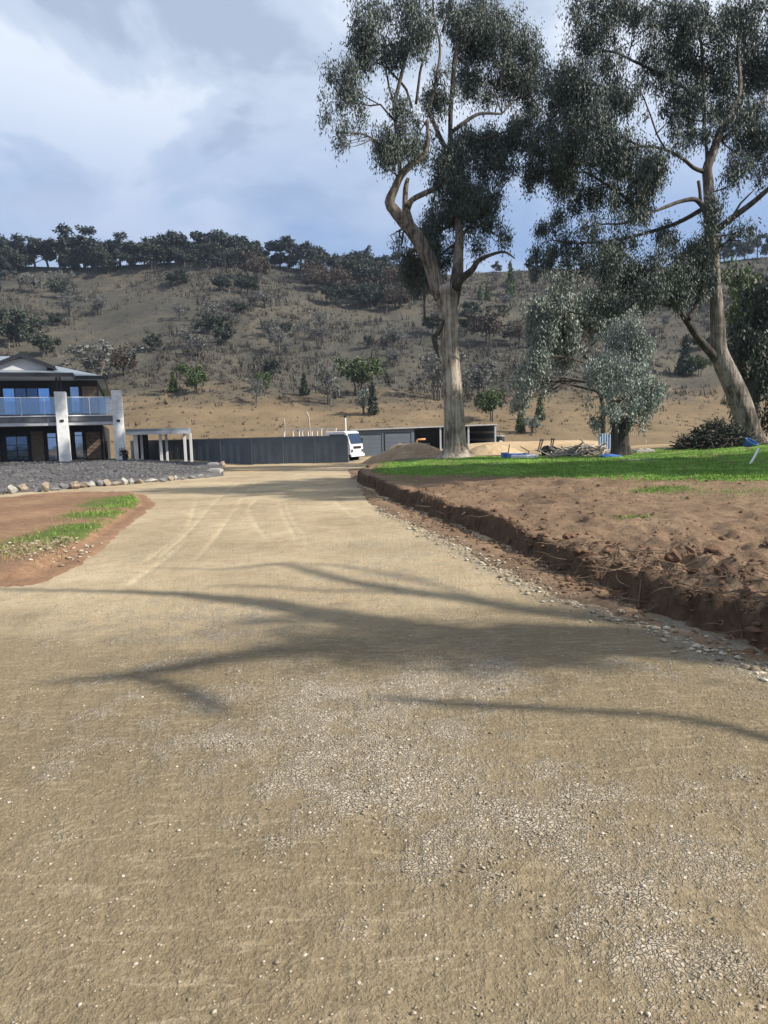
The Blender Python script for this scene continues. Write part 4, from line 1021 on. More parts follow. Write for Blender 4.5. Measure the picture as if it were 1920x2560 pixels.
# --- trees standing to the right of the picture; their shade falls across the road
def shade_pt(gx_, gy_, h):               # the point h metres up whose shadow falls on (gx_, gy_)
    k = h / SUN_DIR[2]
    return np.array([gx_ + SUN_DIR[0] * k, gy_ + SUN_DIR[1] * k, h])
def gp(px, py): return Gd(px, py)
tb = np.array([19.0, -9.5, 0.3])
T7 = Tree('gum_tree', 'bare limbed gum standing out of view to the right whose branches shade the road', tb, MT['bark'], MT['limb'], MT['leaf_gum'], 31)
T7.stem('trunk', [np.append(tb, 0.6), (18.6, -8.6, 3, .48), (18.2, -7.4, 6.5, .40), (17.6, -6.0, 9.5, .34), (17.4, -5.5, 12, .24), (17.6, -5.2, 15, .12)], 16, 0.4, ridge=0.1, flare=True)
def shadow_branch(pts, start):
    P = [np.append(np.array(start[:3]), start[3])]
    if start[3] > .13:
        h0, h1 = start[2], pts[0][2]; g0 = gp(pts[0][0], pts[0][1])
        P.append(np.append(shade_pt(11.5, -3.2, h0 * .75 + h1 * .25), start[3] * .95))
        P.append(np.append(shade_pt(g0[0] + 5.2, g0[1] - 2.6, h0 * .4 + h1 * .6), start[3] * .88))
    for px, py, h, r in pts:
        P.append(np.append(shade_pt(*gp(px, py), h), r))
    T7.stem(None, P, 7, 0.3)
shadow_branch([(1560, 1588, 10.0, 0.260), (1250, 1590, 10.2, 0.221), (1000, 1560, 10.4, 0.182), (800, 1530, 10.6, 0.169), (600, 1500, 10.9, 0.143), (420, 1485, 11.2, 0.104), (200, 1478, 11.5, 0.058), (-100, 1472, 11.8, 0.039)], (17.9, -6.9, 7.8, .26))
shadow_branch([(1500, 1545, 11.8, 0.130), (1250, 1510, 12.0, 0.130), (1000, 1475, 12.3, 0.117), (850, 1450, 12.5, 0.091), (700, 1410, 12.8, 0.072), (560, 1425, 13, 0.039), (380, 1420, 13.1, 0.019)], (17.6, -6.2, 9.3, .2))
shadow_branch([(1400, 1610, 9.4, 0.156), (1150, 1600, 9.4, 0.143), (850, 1610, 9.5, 0.130), (600, 1640, 9.5, 0.111), (300, 1690, 9.5, 0.065), (100, 1705, 9.5, 0.026)], (18.0, -7.0, 7.2, .2))
shadow_branch([(1920, 1850, 7.4, 0.055), (1700, 1795, 7.5, 0.05), (1400, 1775, 7.6, 0.045), (1150, 1760, 7.7, 0.058), (950, 1740, 7.8, 0.026)], (18.3, -7.7, 5.6, .14))
shadow_branch([(1000, 1440, 12.9, 0.039), (820, 1412, 13.1, 0.033), (690, 1408, 13.2, 0.026)], shade_pt(*gp(1250, 1510), 12.0).tolist() + [.05])
shadow_branch([(400, 1700, 9.5, 0.065), (520, 1750, 9.4, 0.065), (560, 1790, 9.3, 0.039)], shade_pt(*gp(300, 1690), 9.5).tolist() + [.05])
shadow_branch([(620, 1465, 13, 0.039), (800, 1478, 12.9, 0.039), (1000, 1480, 12.7, 0.052)], shade_pt(*gp(480, 1470), 13.2).tolist() + [.012])
for (px, py, h, r, dn) in ((1330, 1625, 9.6, .42, .55), (1440, 1600, 10, .5, .5), (1250, 1590, 10.2, .4, .45), (1150, 1620, 9.6, .35, .4), (1000, 1590, 10, .45, .35), (880, 1560, 10.3, .4, .35), (1480, 1510, 11.9, .35, .35), (850, 1610, 9.6, .4, .4), (700, 1540, 10.5, .3, .3), (860, 1650, 9.4, .35, .35)):
    T7.mass(shade_pt(*gp(px, py), h), r * 1.2, r, r * .6, dn * 1.5, per=20, twigs=3)
# its upper crown shades ground outside the picture
for k in range(16):
    a = k * 2.4
    T7.mass(np.array([18.5 + 2.4 * math.cos(a), -11.5 + 2.2 * math.sin(a), 10 + (k % 5) * 1.0]), 1.3, 1.2, 1.0, .8, per=26, L=.3, Wd=.06, twigs=3)
T7.finish()
tb = np.array([27.5, 13.5, 0.6])
T8 = Tree('gum_tree', 'broad gum out of view beyond the bare earth on the right shading the far road', tb, MT['bark'], MT['limb'], MT['leaf_gum'], 37)
T8.stem('trunk', [np.append(tb, .6), (27.3, 13.6, 4, .5), (26.8, 13.8, 8, .4), (26.4, 14, 12, .3), (26.6, 14.5, 16, .2), (26.4, 15, 20, .1)], 16, 0.4, ridge=0.1, flare=True)
for k in range(44):
    a = k * 2.399; q = math.sqrt((k + .5) / 44)
    c = np.array([26.0 + 5.2 * q * math.cos(a), 15.2 + 4.2 * q * math.sin(a), 15.6 + 4.5 * math.sin(k * 1.7)])
    T8.mass(c, 1.7, 1.5, 1.2, 1.5, per=26, L=.3, Wd=.06, twigs=4)
T8.finish()

# ------------------------------------------------------------------ house
def mat_glass(name, tint, metal=0.9, rough=0.04):
    M = Mat(name); M.color(M.ramp(M.noise(M.pos('Object'), 0.8, 2), [(0.3, tuple(c * .8 for c in tint)), (0.7, tint)]))
    M.bump(M.noise(M.pos('Object'), 1.4, 1), 0.08, 0.05)
    return M.fin(rough, 0.5, metal)
MT['pane_blue'] = mat_glass('sky_glass', (0.30, 0.52, 0.80))
MT['pane_dark'] = mat_glass('dark_glass', (0.11, 0.16, 0.24))
MT['pane_pale'] = mat_glass('pale_glass', (0.42, 0.50, 0.62))
def mat_clear():
    M = Mat('clear_glass')
    tr = M.n('ShaderNodeBsdfTransparent'); tr.inputs[0].default_value = (0.80, 0.88, 0.94, 1)
    gl = M.n('ShaderNodeBsdfGlossy'); gl.inputs['Roughness'].default_value = 0.03; gl.inputs[0].default_value = (0.9, 0.95, 1, 1)
    mx = M.n('ShaderNodeMixShader'); mx.inputs[0].default_value = 0.22
    M.l(tr.outputs[0], mx.inputs[1]); M.l(gl.outputs[0], mx.inputs[2])
    M.l(mx.outputs[0], M.t.nodes['Material Output'].inputs[0])
    return M.m
MT['clear'] = mat_clear()
MT['white'] = simple('white_render', (0.66, 0.66, 0.65), 0.9, 0.2, 0, 0.16, 5.0, 0.9, 9)
MT['whitepaint'] = simple('white_paint', (0.72, 0.72, 0.72), 0.5, 0.4, 0, 0.06)
MT['softwhite'] = simple('soffit_white', (0.52, 0.52, 0.53), 0.8, 0.2, 0, 0.05)
MT['charcoal'] = simple('charcoal_wall', (0.035, 0.036, 0.040), 0.75, 0.3, 0, 0.2)
MT['trim'] = simple('dark_trim', (0.022, 0.025, 0.030), 0.45, 0.4, 0, 0.2)
MT['roof'] = simple('grey_roof_steel', (0.19, 0.22, 0.255), 0.45, 0.5, 0, 0.12, 0.6)
MT['timber'] = simple('timber_board', (0.20, 0.145, 0.105), 0.75, 0.25, 0, 0.3, 5)
MT['slabgrey'] = simple('grey_fascia', (0.14, 0.145, 0.155), 0.7, 0.3, 0, 0.2)
MT['slate'] = simple('slate_blue_steel', (0.085, 0.104, 0.128), 0.5, 0.4, 0, 0.18, 0.8)
MT['slate2'] = simple('shed_steel', (0.105, 0.125, 0.155), 0.5, 0.4, 0, 0.1, 0.8)
MT['steel'] = simple('galvanised', (0.42, 0.44, 0.47), 0.45, 0.5, 0.3, 0.15)
MT['black'] = simple('black_rubber', (0.015, 0.015, 0.016), 0.7, 0.3)
MT['stone_w'] = simple('pale_stone', (0.34, 0.325, 0.30), 0.9, 0.2, 0, 0.25, 3, 0.8, 10)
MT['stone_t'] = simple('tan_stone', (0.28, 0.225, 0.17), 0.9, 0.2, 0, 0.3, 3, 0.8, 10)
MT['stone_g'] = simple('grey_stone', (0.18, 0.178, 0.178), 0.9, 0.2, 0, 0.3, 3, 0.8, 10)
MT['blue'] = simple('blue_plastic', (0.05, 0.13, 0.36), 0.5, 0.4, 0, 0.2)
MT['paleblue'] = simple('pale_blue_board', (0.40, 0.50, 0.62), 0.7, 0.3, 0, 0.12, 1.5)
MT['concrete'] = simple('concrete', (0.46, 0.43, 0.37), 0.9, 0.2, 0, 0.2, 2, 0.5, 12)
MT['orange'] = simple('orange_paint', (0.55, 0.27, 0.10), 0.5, 0.4)
MT['rust'] = simple('rusty_post', (0.12, 0.085, 0.06), 0.8, 0.2, 0, 0.3, 6)

HYAW = R(20)
HO = W(300, 1151, 41.0)
hu = np.array([math.cos(HYAW), math.sin(HYAW), 0]); hv = np.array([-math.sin(HYAW), math.cos(HYAW), 0])
def H(px, py, b):                         # photo pixel -> (a, z) on the house plane b metres behind the front pillars
    d = ray(px, py); o = np.array([0, 0, CAM_H]) - HO
    t = (b - o @ hv) / (d @ hv); p = o + d * t
    return p @ hu, p[2]
house = empty('house', HO, HYAW)
tag(house, 'two storey house with white pillars, glass balcony and grey hipped roof', 'house')
def hb(name, m, boxes, parent=None, bevel=0.0):
    mb = MB()
    for q in boxes: mb.box(*q)
    return mb.build(name, m, parent or house, bevel)
BW = 2.4                                  # wall plane
aL = -16.0
z0 = -0.35
zslab0, zslab1 = H(220, 1062, 0.0)[1], H(220, 1037, 0.0)[1]
zeave = H(220, 946, 1.5)[1]
aLow = H(259, 1100, BW)[0]; aUp = H(243, 960, BW)[0]
aE = H(259, 941, 1.5)[0]                  # right end of the main eave
# masonry
hb('wall', MT['charcoal'], [(aL, aLow, BW, 20.5, z0, zslab0)])
hb('upper_wall', MT['charcoal'], [(aL, aUp, BW + 0.06, 20.3, zslab1 + 0.005, zeave + 0.15)])
# pillars
for k, (px0, px1, pyt, pyb, bb0) in enumerate(((277, 304, 976, 1153, -0.3), (134, 164, 979, 1156, -0.3))):
    a0, _ = H(px0, pyt, bb0); a1, zt = H(px1, pyt, bb0)
    mb = MB(); mb.box(a0, a1, bb0, 0.33, z0, zt); p = mb.build('pillar', MT['white'], house, 0.02)
    if k == 0: pa0, pa1, pzt = a0, a1, zt
    mc = MB(); am = (a0 + a1) / 2; zm = H(px0, 1052, bb0)[1]
    mc.box(am - .08, am + .10, bb0 - .05, bb0 - 0.003, zm - .06, zm + .06); mc.build('wall_light', MT['black'], p)
for bb0 in (5.2, 10.0):                   # pillars along the right side
    mb = MB(); mb.box(pa0, pa1, bb0, bb0 + .6, z0, pzt); mb.build('pillar', MT['white'], house, 0.02)
hb('end_wall', MT['white'], [(pa0 + .12, pa1 - .12, 0.335, 5.195, z0, zslab0 - .3), (pa0 + .12, pa1 - .12, 5.805, 9.995, z0, zslab0 - .3)])
# balcony slab
slab = hb('balcony_slab', MT['slabgrey'], [(aL, pa0 - 0.004, -0.02, BW - .004, zslab0 + 0.2, zslab1 - 0.07)])
hb('slab_edge', MT['whitepaint'], [(aL, pa0 - 0.006, -0.08, BW - .006, zslab1 - 0.068, zslab1)], slab)
hb('slab_beam', MT['softwhite'], [(aL, pa0 - 0.005, 0.03, BW - .005, zslab0, zslab0 + 0.197)], slab)
for i in range(26):
    a = pa0 - 0.35 - i * 0.42
    hb('fascia_panel', MT['slabgrey'], [(a - .2, a + .2, -0.035, -0.021, zslab0 + 0.215, zslab1 - 0.085)], slab)
# balustrade
rail = hb('balustrade', MT['whitepaint'], [(aL, pa0 - .01, -0.012, 0.028, zslab1 + 0.99, zslab1 + 1.02)])
i = 0; a = pa0 - 0.05
while a > aL + 1.2:
    hb('glass_panel', MT['clear'], [(a - 1.13, a - .01, 0.0, 0.014, zslab1 + 0.06, zslab1 + 0.985)], rail)
    hb('rail_post', MT['whitepaint'], [(a - 1.165, a - 1.135, -0.006, 0.03, zslab1 + 0.002, zslab1 + 0.99)], rail)
    a -= 1.17; i += 1
# windows and doors: px boxes from the facade
def opening(name, px0, px1, py0, py1, m, splits=(), bars=(), b=BW, frame=0.06):
    a0, zt = H(px0, py0, b); a1, zb = H(px1, py1, b)
    mb = MB()
    mb.box(a0, a1, b - .05, b - .003, zt - frame, zt); mb.box(a0, a1, b - .05, b - .003, zb, zb + frame)
    n = 1 + len(splits); cuts = [a0] + [a0 + (a1 - a0) * s for s in splits] + [a1]
    for c in cuts:
        lo = max(a0, c - frame / 2); hi = min(a1, c + frame / 2)
        if c == a0: lo, hi = a0, a0 + frame
        if c == a1: lo, hi = a1 - frame, a1
        mb.box(lo, hi, b - .052, b - .004, zb + frame, zt - frame)
    f = mb.build(name, MT['trim'], house)
    for j in range(n):
        c0 = cuts[j] + frame * (1 if j == 0 else .5); c1 = cuts[j + 1] - frame * (1 if j == n - 1 else .5)
        mm = m[j % len(m)] if isinstance(m, (list, tuple)) else m
        pb = MB(); pb.box(c0 + .002, c1 - .002, b - .03, b - .012, zb + frame + .002, zt - frame - .002); pb.build('pane', mm, f)
        for s in bars:
            zz = zb + (zt - zb) * s
            gb = MB(); gb.box(c0 + .002, c1 - .002, b - .045, b - .032, zz - .02, zz + .02); gb.build('glazing_bar', MT['trim'], f)
    return f
UW = BW + 0.06
opening('sliding_door', 4, 130, 969, 1036, [MT['pane_blue'], MT['pane_dark'], MT['pane_dark'], MT['pane_blue']], (0.26, 0.5, 0.74), b=UW)
opening('sliding_door', -190, -20, 970, 1040, [MT['pane_blue'], MT['pane_dark'], MT['pane_blue']], (0.33, 0.66), b=UW)
opening('window', 172, 203, 965, 1032, MT['pane_pale'], b=UW)
opening('window', 115, 147, 1081, 1153, MT['pane_pale'], (), (0.82,))
opening('window', 184, 212, 1078, 1145, MT['pane_pale'], (), (0.84,))
d_ = opening('entry_door', 12, 75, 1090, 1157, MT['pane_dark'], (0.5,), (0.25, 0.45, 0.66))
hb('door_handle', MT['steel'], [(H(45, 1112, BW)[0] - .03, H(45, 1112, BW)[0], BW - .09, BW - .053, 1.0, 1.5)], d_)
opening('window', -150, -60, 1085, 1150, MT['pane_dark'], (0.5,), ())
# timber boarding, board by board
def boards(px0, px1, py0, py1, n, b=BW):
    a0, zt = H(px0, py0, b); a1, zb = H(px1, py1, b)
    h = (zt - zb) / n
    for k in range(n):
        mb = MB()
        pts = [(b - .002, zb + k * h), (b - .055, zb + k * h + .004), (b - .03, zb + (k + 1) * h - .006), (b - .002, zb + (k + 1) * h - .006)]
        mb.prism(pts, a0, a1, lambda u, v, w: (w, u, v)); mb.build('timber_board', MT['timber'], house)
boards(76, 113, 1078, 1153, 9); boards(214, 254, 1080, 1146, 8); boards(204, 246, 966, 1032, 8, UW); boards(-55, 2, 1085, 1155, 8)
hb('trim_strip', MT['timber'], [(H(256, 1090, BW)[0], H(260, 1090, BW)[0], BW - .05, BW - .004, z0, zslab0 - .2)])
# twin steel posts above the left pillar
for px in (143, 152):
    a, zb_ = H(px - 2, 981, 0); a1, _ = H(px + 2, 981, 0)
    hb('steel_post', MT['trim'], [(a, a1, -.04, .06, zb_ - .05, zeave)])
# main hipped roof
def hip(name, a0, a1, b0, b1, ze, slope, inset, th=0.14):
    zr_ = ze + th + slope * inset
    mb = MB()
    V = [(a0, b0, ze + th), (a1, b0, ze + th), (a1, b1, ze + th), (a0, b1, ze + th), (a0 + inset, b0 + inset, zr_), (a1 - inset, b0 + inset, zr_), (a1 - inset, b1 - inset, zr_), (a0 + inset, b1 - inset, zr_)]
    mb.add(V, [(0, 1, 5, 4), (1, 2, 6, 5), (2, 3, 7, 6), (3, 0, 4, 7), (4, 5, 6, 7), (3, 2, 1, 0)])
    r = mb.build(name, MT['roof'], house)
    f = MB()
    f.box(a0 - .06, a1 + .06, b0 - .06, b0 - .003, ze - .06, ze + th + .02); f.box(a1 + .003, a1 + .06, b0 - .002, b1, ze - .06, ze + th + .02)
    f.box(a0 - .06, a0 - .003, b0 - .002, b1, ze - .06, ze + th + .02)
    f.build('gutter', MT['trim'], r)
    s = MB(); s.box(a0, a1, b0, b1, ze - .03, ze - .004); s.build('soffit', MT['softwhite'], r)
    return r, zr_
roof, zr_main = hip('roof', aL - 2, aE, 1.5, 21, zeave, 0.30, 5.6)
aP = H(180, 934, -0.7)[0]; zeP = zeave - 0.02
aG = H(51, 900, -0.5)[0]
proof, zr_p = hip('porch_roof', 2 * aG - aP, aP, -0.75, 7.0, zeP, 0.26, 2.2)
# dutch gable on the porch roof
zpk = H(51, 888, 0.0)[1]; gw = (H(131, 923, 0.0)[0] - aG)
zgb = zpk - gw * 0.42
gb = MB(); gb.prism([(aG - gw * .8, zgb - .25), (aG + gw * .8, zgb - .25), (aG + gw * .8, zgb + gw * .084), (aG, zpk - .14), (aG - gw * .8, zgb + gw * .084)], 0.12, 1.2, lambda u, v, w: (u, w, v)); gb.build('gable_infill', MT['softwhite'], proof)
for sgn in (-1, 1):
    p0 = (aG, zpk); p1 = (aG + sgn * gw * 1.12, zpk - gw * 1.12 * .42)
    m_ = MB(); m_.prism([p0, p1, (p1[0], p1[1] + .10), (p0[0], p0[1] + .10)], -0.15, 4.5, lambda u, v, w: (u, w, v)); m_.build('gable_roof', MT['roof'], proof)
    m_ = MB(); m_.prism([(p0[0], p0[1] - .12), (p1[0], p1[1] - .12), (p1[0], p1[1] + .11), (p0[0], p0[1] + .11)], -0.22, -0.153, lambda u, v, w: (u, w, v)); m_.build('barge_board', MT['trim'], proof)

# carport beside the house
YC = 44.5
c0 = W(332, 1160, YC); cp = empty('carport', (c0[0], YC, c0[2]), R(14)); tag(cp, 'low grey roofed carport on paired white posts beside the house', 'carport')
def site(px, py, Yd, org): q = W(px, py, Yd); return q - np.array([org[0], org[1], org[2]])
org = np.array([c0[0], YC, c0[2]])
x1 = site(471, 1100, YC, org)[0]; xl = site(318, 1100, YC, org)[0]; zt = site(400, 1071, YC, org)[2]; zb = site(400, 1084, YC, org)[2]
mb = MB(); mb.prism([(xl, zb), (x1 - .1, zb), (x1, zb + .12), (x1 - .12, zt), (xl, zt)], -0.3, 5.5, lambda u, v, w: (u, w, v)); cr_ = mb.build('roof', MT['roof'], cp)
mb = MB(); mb.box(xl, x1 + .05, -.38, -.303, zb - .04, zb + .16); mb.build('gutter', MT['steel'], cr_)
for px0, px1, yb in ((333, 343, 0.0), (347, 353, .5), (394, 401, 0.0), (407, 413, .9), (453, 460, 0.0), (467, 474, .9)):
    a0 = site(px0, 1100, YC, org)[0]; a1 = site(px1, 1100, YC, org)[0]
    mb = MB(); mb.box(a0, a1, yb, yb + .16, -0.25, zb - .003); mb.build('post', MT['softwhite'], cp, 0.01)
mb = MB(); mb.box(xl, site(352, 1100, YC, org)[0], 5.3, 5.45, -.25, zb - .01); mb.build('back_wall', MT['charcoal'], cp)

# slate coloured boundary fence: panel by panel
FA = W(330, 1150, 51.0)[:2]; FB = W(870, 1150, 47.5)[:2]
fence = empty('fence', (FA[0], FA[1], float(road_z(FA[1])))); tag(fence, 'long slate blue steel panel fence across the end of the road', 'fence')
fd = (FB - FA); fl = np.linalg.norm(fd); fd /= fl; fence.rotation_euler = (0, 0, math.atan2(fd[1], fd[0]))
npan = 7; pw = fl / npan
fh = 1.88
prof = []
for k in range(17):
    u = k / 16 * (pw - .1); prof.append((u, -.0035 if k % 4 in (0, 1) else .0035))
prof = prof + [(u, v + .012) for u, v in reversed(prof)]
pan = None
for k in range(npan):
    if pan is None:
        mb = MB(); mb.prism(prof, -0.25, fh - .05, lambda u, v, w: (u, v, w)); o = mb.build('fence_panel', MT['slate'], fence); pan = o.data
    else: o = link('fence_panel', pan, None, fence)
    o.location = (k * pw + .05, 0, 0)
    mb = MB(); mb.box(k * pw, (k + 1) * pw - .004, -.03, .05, fh - .045, fh); mb.build('top_rail', MT['slate'], fence)
for k in range(npan + 1):
    mb = MB(); mb.box(k * pw - .035, k * pw + .035, -.035, .055, -.3, fh - .05); mb.build('post', MT['slate'], fence)

# white light truck parked behind the fence
YT = 53.0
tb_ = W(861, 1157, YT); truck = empty('truck', (tb_[0], YT, tb_[2]), R(62)); tag(truck, 'small white flatbed truck with a cage tray parked behind the fence', 'truck')
prof = [(-.95, .55), (1.0, .55), (1.05, .9), (1.0, 1.25), (.72, 2.02), (.55, 2.12), (-.8, 2.12), (-.95, 1.95)]
mb = MB(); mb.prism(prof, -.85, .85, lambda u, v, w: (w, -u, v)); cab = mb.build('cab', MT['whitepaint'], truck, .04)
mb = MB(); mb.prism([(1.012, 1.27), (.76, 1.96), (.775, 1.965), (1.03, 1.275)], -.75, .75, lambda u, v, w: (w, -u, v)); mb.build('windscreen', MT['pane_dark'], cab)
for s in (-1, 1):
    mb = MB(); mb.prism([(-.6, 1.3), (.8, 1.3), (.58, 1.92), (-.6, 1.92)], s * .852, s * .864, lambda u, v, w: (w, -u, v)); mb.build('side_window', MT['pane_dark'], cab)
    mb = MB(); mb.box(s * .88, s * 1.05, -.92, -.84, 1.3, 1.65); mb.build('mirror', MT['black'], cab)
    mb = MB(); mb.box(s * .55, s * .8, -1.07, -1.02, .72, .92); mb.build('headlight', MT['pane_pale'], cab)
mb = MB(); mb.box(-.5, .5, -1.075, -1.045, .95, 1.12); mb.build('grille', MT['black'], cab)
mb = MB(); mb.box(-.88, .88, -1.12, -1.0, .42, .62); mb.build('bumper', MT['whitepaint'], truck, .02)
mb = MB(); mb.box(-.35, .35, -.9, 4.2, .5, .7); mb.build('chassis', MT['black'], truck)
mb = MB(); mb.box(-.95, .95, 1.1, 4.4, .72, .84); tray = mb.build('tray', MT['steel'], truck)
for i in range(5):
    for s in (-1, 1):
        mb = MB(); mb.box(s * .93 - .025, s * .93 + .025, 1.15 + i * .78, 1.2 + i * .78, .845, 2.3); mb.build('cage_post', MT['whitepaint'], tray)
for z_ in (1.3, 1.8, 2.28):
    for s in (-1, 1):
        mb = MB(); mb.box(s * .93 - .035, s * .93 + .035, 1.12, 4.38, z_, z_ + .06); mb.build('cage_rail', MT['whitepaint'], tray)
for yy_ in (-.35, 3.2):
    for s in (-1, 1):
        mb = MB()
        mb.prism([(.38 * math.cos(t_), .38 * math.sin(t_)) for t_ in np.linspace(0, 2 * math.pi, 18)[:-1]], s * .62, s * .86, lambda u, v, w: (w, yy_ + u, .38 + v)); wh = mb.build('wheel', MT['black'], truck, .03)
        mb = MB(); mb.prism([(.2 * math.cos(t_), .2 * math.sin(t_)) for t_ in np.linspace(0, 2 * math.pi, 14)[:-1]], s * .862, s * .872, lambda u, v, w: (w, yy_ + u, .38 + v)); mb.build('rim', MT['steel'], wh)

truck.scale = (1.1, 1.1, 1.12)
# posts behind the fence
def pole(name, label, pts, Yd, wpx, m, cat='pole', cap=None):
    q = [W(px, py, Yd) for px, py in pts]; g = float(ground_z(np.array([q[0][0]]), np.array([Yd]))[0])
    b_ = np.array([q[0][0], Yd, g - .05]); P = [b_] + q
    mb = MB(); mb.tube(catmull([np.append(p - b_, 0) for p in P], .3)[:, :3], wpx / 2 * mpp(Yd), 8)
    if cap:
        o = empty(name, b_); mb.build('post', m, o, smooth=True)
        c = MB(); t_ = q[-1] - b_; w = cap * mpp(Yd); c.lathe([(w * .4, t_[2] - w * .5), (w, t_[2]), (w * .8, t_[2] + w * .6), (w * .2, t_[2] + w)], t_[0], t_[1], 10); c.build('cap', MT['black'], o)
    else: o = mb.build(name, m, smooth=True, loc=b_)
    tag(o, label, cat); return o
pole('timber_pole', 'short thin timber pole behind the left half of the fence', [(713, 1100), (712, 1070), (710, 1047)], 60, 3, MT['wood_grey'])
pole('timber_pole', 'taller timber pole with a bent tip behind the fence', [(776, 1100), (773, 1060), (771, 1040), (766, 1030)], 60, 4, MT['wood_grey'])
pole('flue_pole', 'white pole with a dark cap rising behind the truck', [(865, 1095), (864, 1070), (863, 1042)], 62, 4, MT['whitepaint'], cap=5)

# grey steel shed: two closed doors, open bays to the right
SA = W(882, 1100, 66.0)[:2]; SB = W(1240, 1100, 69.0)[:2]
sd = SB - SA; sl = np.linalg.norm(sd); sd /= sl
sz0 = -0.9
shed = empty('shed', (SA[0], SA[1], sz0), math.atan2(sd[1], sd[0])); tag(shed, 'long grey steel shed with two closed doors and open bays behind the gum', 'shed')
def SH(px, py):
    d = ray(px, py); n_ = np.array([-sd[1], sd[0]]); t_ = (SA @ n_) / (d[:2] @ n_); p = d * t_; return (p[:2] - SA) @ sd, p[2] + CAM_H - sz0
hL = SH(882, 1076)[1]; hR = SH(1238, 1062)[1]
uo = SH(1036, 1100)[0]
def top(u): return hL + (hR - hL) * u / sl
mb = MB(); mb.prism([(0, -.3), (uo, -.3), (uo, top(uo) - .02), (0, hL - .02)], 0, .12, lambda u, v, w: (u, w, v)); mb.build('front_wall', MT['slate2'], shed)
for (p0, p1, q0, q1) in ((890, 952, 1089, 1140), (962, 1025, 1085, 1136)):
    u0, zt_ = SH(p0, q0); u1, _ = SH(p1, q0)
    mb = MB(); mb.box(u0 - .12, u1 + .12, -.012, -.003, -.2, zt_ + .12); f = mb.build('door_frame', MT['trim'], shed)
    for k in range(6):
        hh = (zt_ + .2) / 6; mb = MB(); mb.box(u0, u1 - .002, -.05, -.014, -.2 + k * hh, -.2 + (k + 1) * hh - .012); mb.build('door_panel', MT['slate2'], f)
mb = MB(); mb.prism([(-.2, hL - .015), (sl + .1, hR - .015), (sl + .1, hR + .09), (-.2, hL + .09)], -.25, 9, lambda u, v, w: (u, w, v)); mb.build('roof', MT['steel'], shed)
for bx4 in ((0, .1, .125, 8.69, -.3, hL - .03), (uo - .1, uo, .125, 8.69, -.3, top(uo) - .06), (sl - .1, sl, 0, 8.8, -.3, hR - .05)):
    mb = MB(); mb.box(*bx4); mb.build('side_wall', MT['slate'], shed)
mb = MB(); mb.prism([(0.11, -.3), (sl - .11, -.3), (sl - .11, hR - .03), (.11, hL - .03)], 8.7, 8.8, lambda u, v, w: (u, w, v)); mb.build('back_wall', MT['slate'], shed)
for px in (1101, 1171, 1238):
    u0 = SH(px - 2, 1090)[0]; u1 = SH(px + 2, 1090)[0]
    mb = MB(); mb.box(u0, u1, -.06, .06, -.3, top(u0) - .02); mb.build('post', MT['steel'], shed)
for k in range(3):
    mb = MB(); mb.box(sl - .18, sl - .11, .3, 8.5, .5 + k * .75, .75 + k * .75); mb.build('wall_girt', MT['steel'], shed)
# orange arm of a machine under the open bay
q = W(1042, 1112, 64.0); o = empty('loader', (q[0], 64.0, -0.85)); tag(o, 'orange bent machine arm sticking up behind the dirt mound', 'machine')
mb = MB(); zz_ = W(1045, 1099, 64.0)[2] + .85; mb.tube([(0, 0, 0.2), (0, 0, zz_ - .1), (.12, 0, zz_), (.8, 0, zz_ + .02)], .09, 8); mb.build('arm', MT['orange'], o, smooth=True)
mb = MB(); mb.box(-.3, 1.2, -.3, .6, 0, zz_ - .35); mb.build('body', MT['black'], o, .06)
# dark tank behind the shed end
q0 = W(1242, 1108, 69); q1 = W(1264, 1088, 69)
o = empty('water_tank', ((q0[0] + q1[0]) / 2, 69.6, -.9)); tag(o, 'dark grey tank with pale rim beside the right end of the shed', 'tank')
rr = (q1[0] - q0[0]) / 2; mb = MB(); mb.lathe([(rr, 0), (rr, q1[2] + .75), (rr * .95, q1[2] + .85)], 0, 0, 20); mb.build('tank_body', MT['charcoal'], o, smooth=False)
mb = MB(); mb.lathe([(rr * 1.03, q1[2] + .78), (rr * 1.04, q1[2] + .86), (rr * .5, q1[2] + .9)], 0, 0, 20); mb.build('lid', MT['steel'], o)

# ------------------------------------------------------------------ heaps
def heap(name, label, cat, px, py_top, py_base, wpx, Yd, depth, m, seed, rough=0.12, sharp=1.4, skew=0.0, n=(70, 40)):
    q = W(px, py_base, Yd); top_ = W(px, py_top, Yd)[2]; g = float(ground_z(np.array([q[0]]), np.array([Yd]))[0])
    h = top_ - g; wx = wpx / 2 * mpp(Yd)
    u = np.linspace(-1.05, 1.05, n[0]); v = np.linspace(-1.05, 1.05, n[1]); U, V_ = np.meshgrid(u, v)
    rr_ = np.sqrt((U - skew * (1 - np.abs(U))) ** 2 + V_ ** 2)
    z = np.clip(1 - rr_ ** sharp, -0.02, 1)
    z = h * z * (1 + rough * fbm(U * 3 + seed, V_ * 3, seed, 3)) + rough * .5 * h * fbm(U * 8, V_ * 8, seed + 3, 3) * np.clip(z * 4, 0, 1) - .08
    P = np.stack([U * wx, V_ * depth, z], -1).reshape(-1, 3)
    me_ = mesh_np(name, P, grid_faces(n[1], n[0]), True); set_attr(me_, 'green', np.zeros(len(P)))
    o = link(name, me_, m, None, (q[0], Yd, g)); tag(o, label, cat); return o
heap('dirt_mound', 'brown dirt mound left of the tall gum before the shed doors', 'mound', 1028, 1098, 1152, 250, 44, 2.2, MT['dirtpile'], 3, .22, 1.25)
heap('sand_mound', 'long flat topped sand pad to the right of the tall gum', 'mound', 1330, 1100, 1150, 520, 45, 2.6, MT['sand'], 6, .05, 5.0, n=(120, 40))
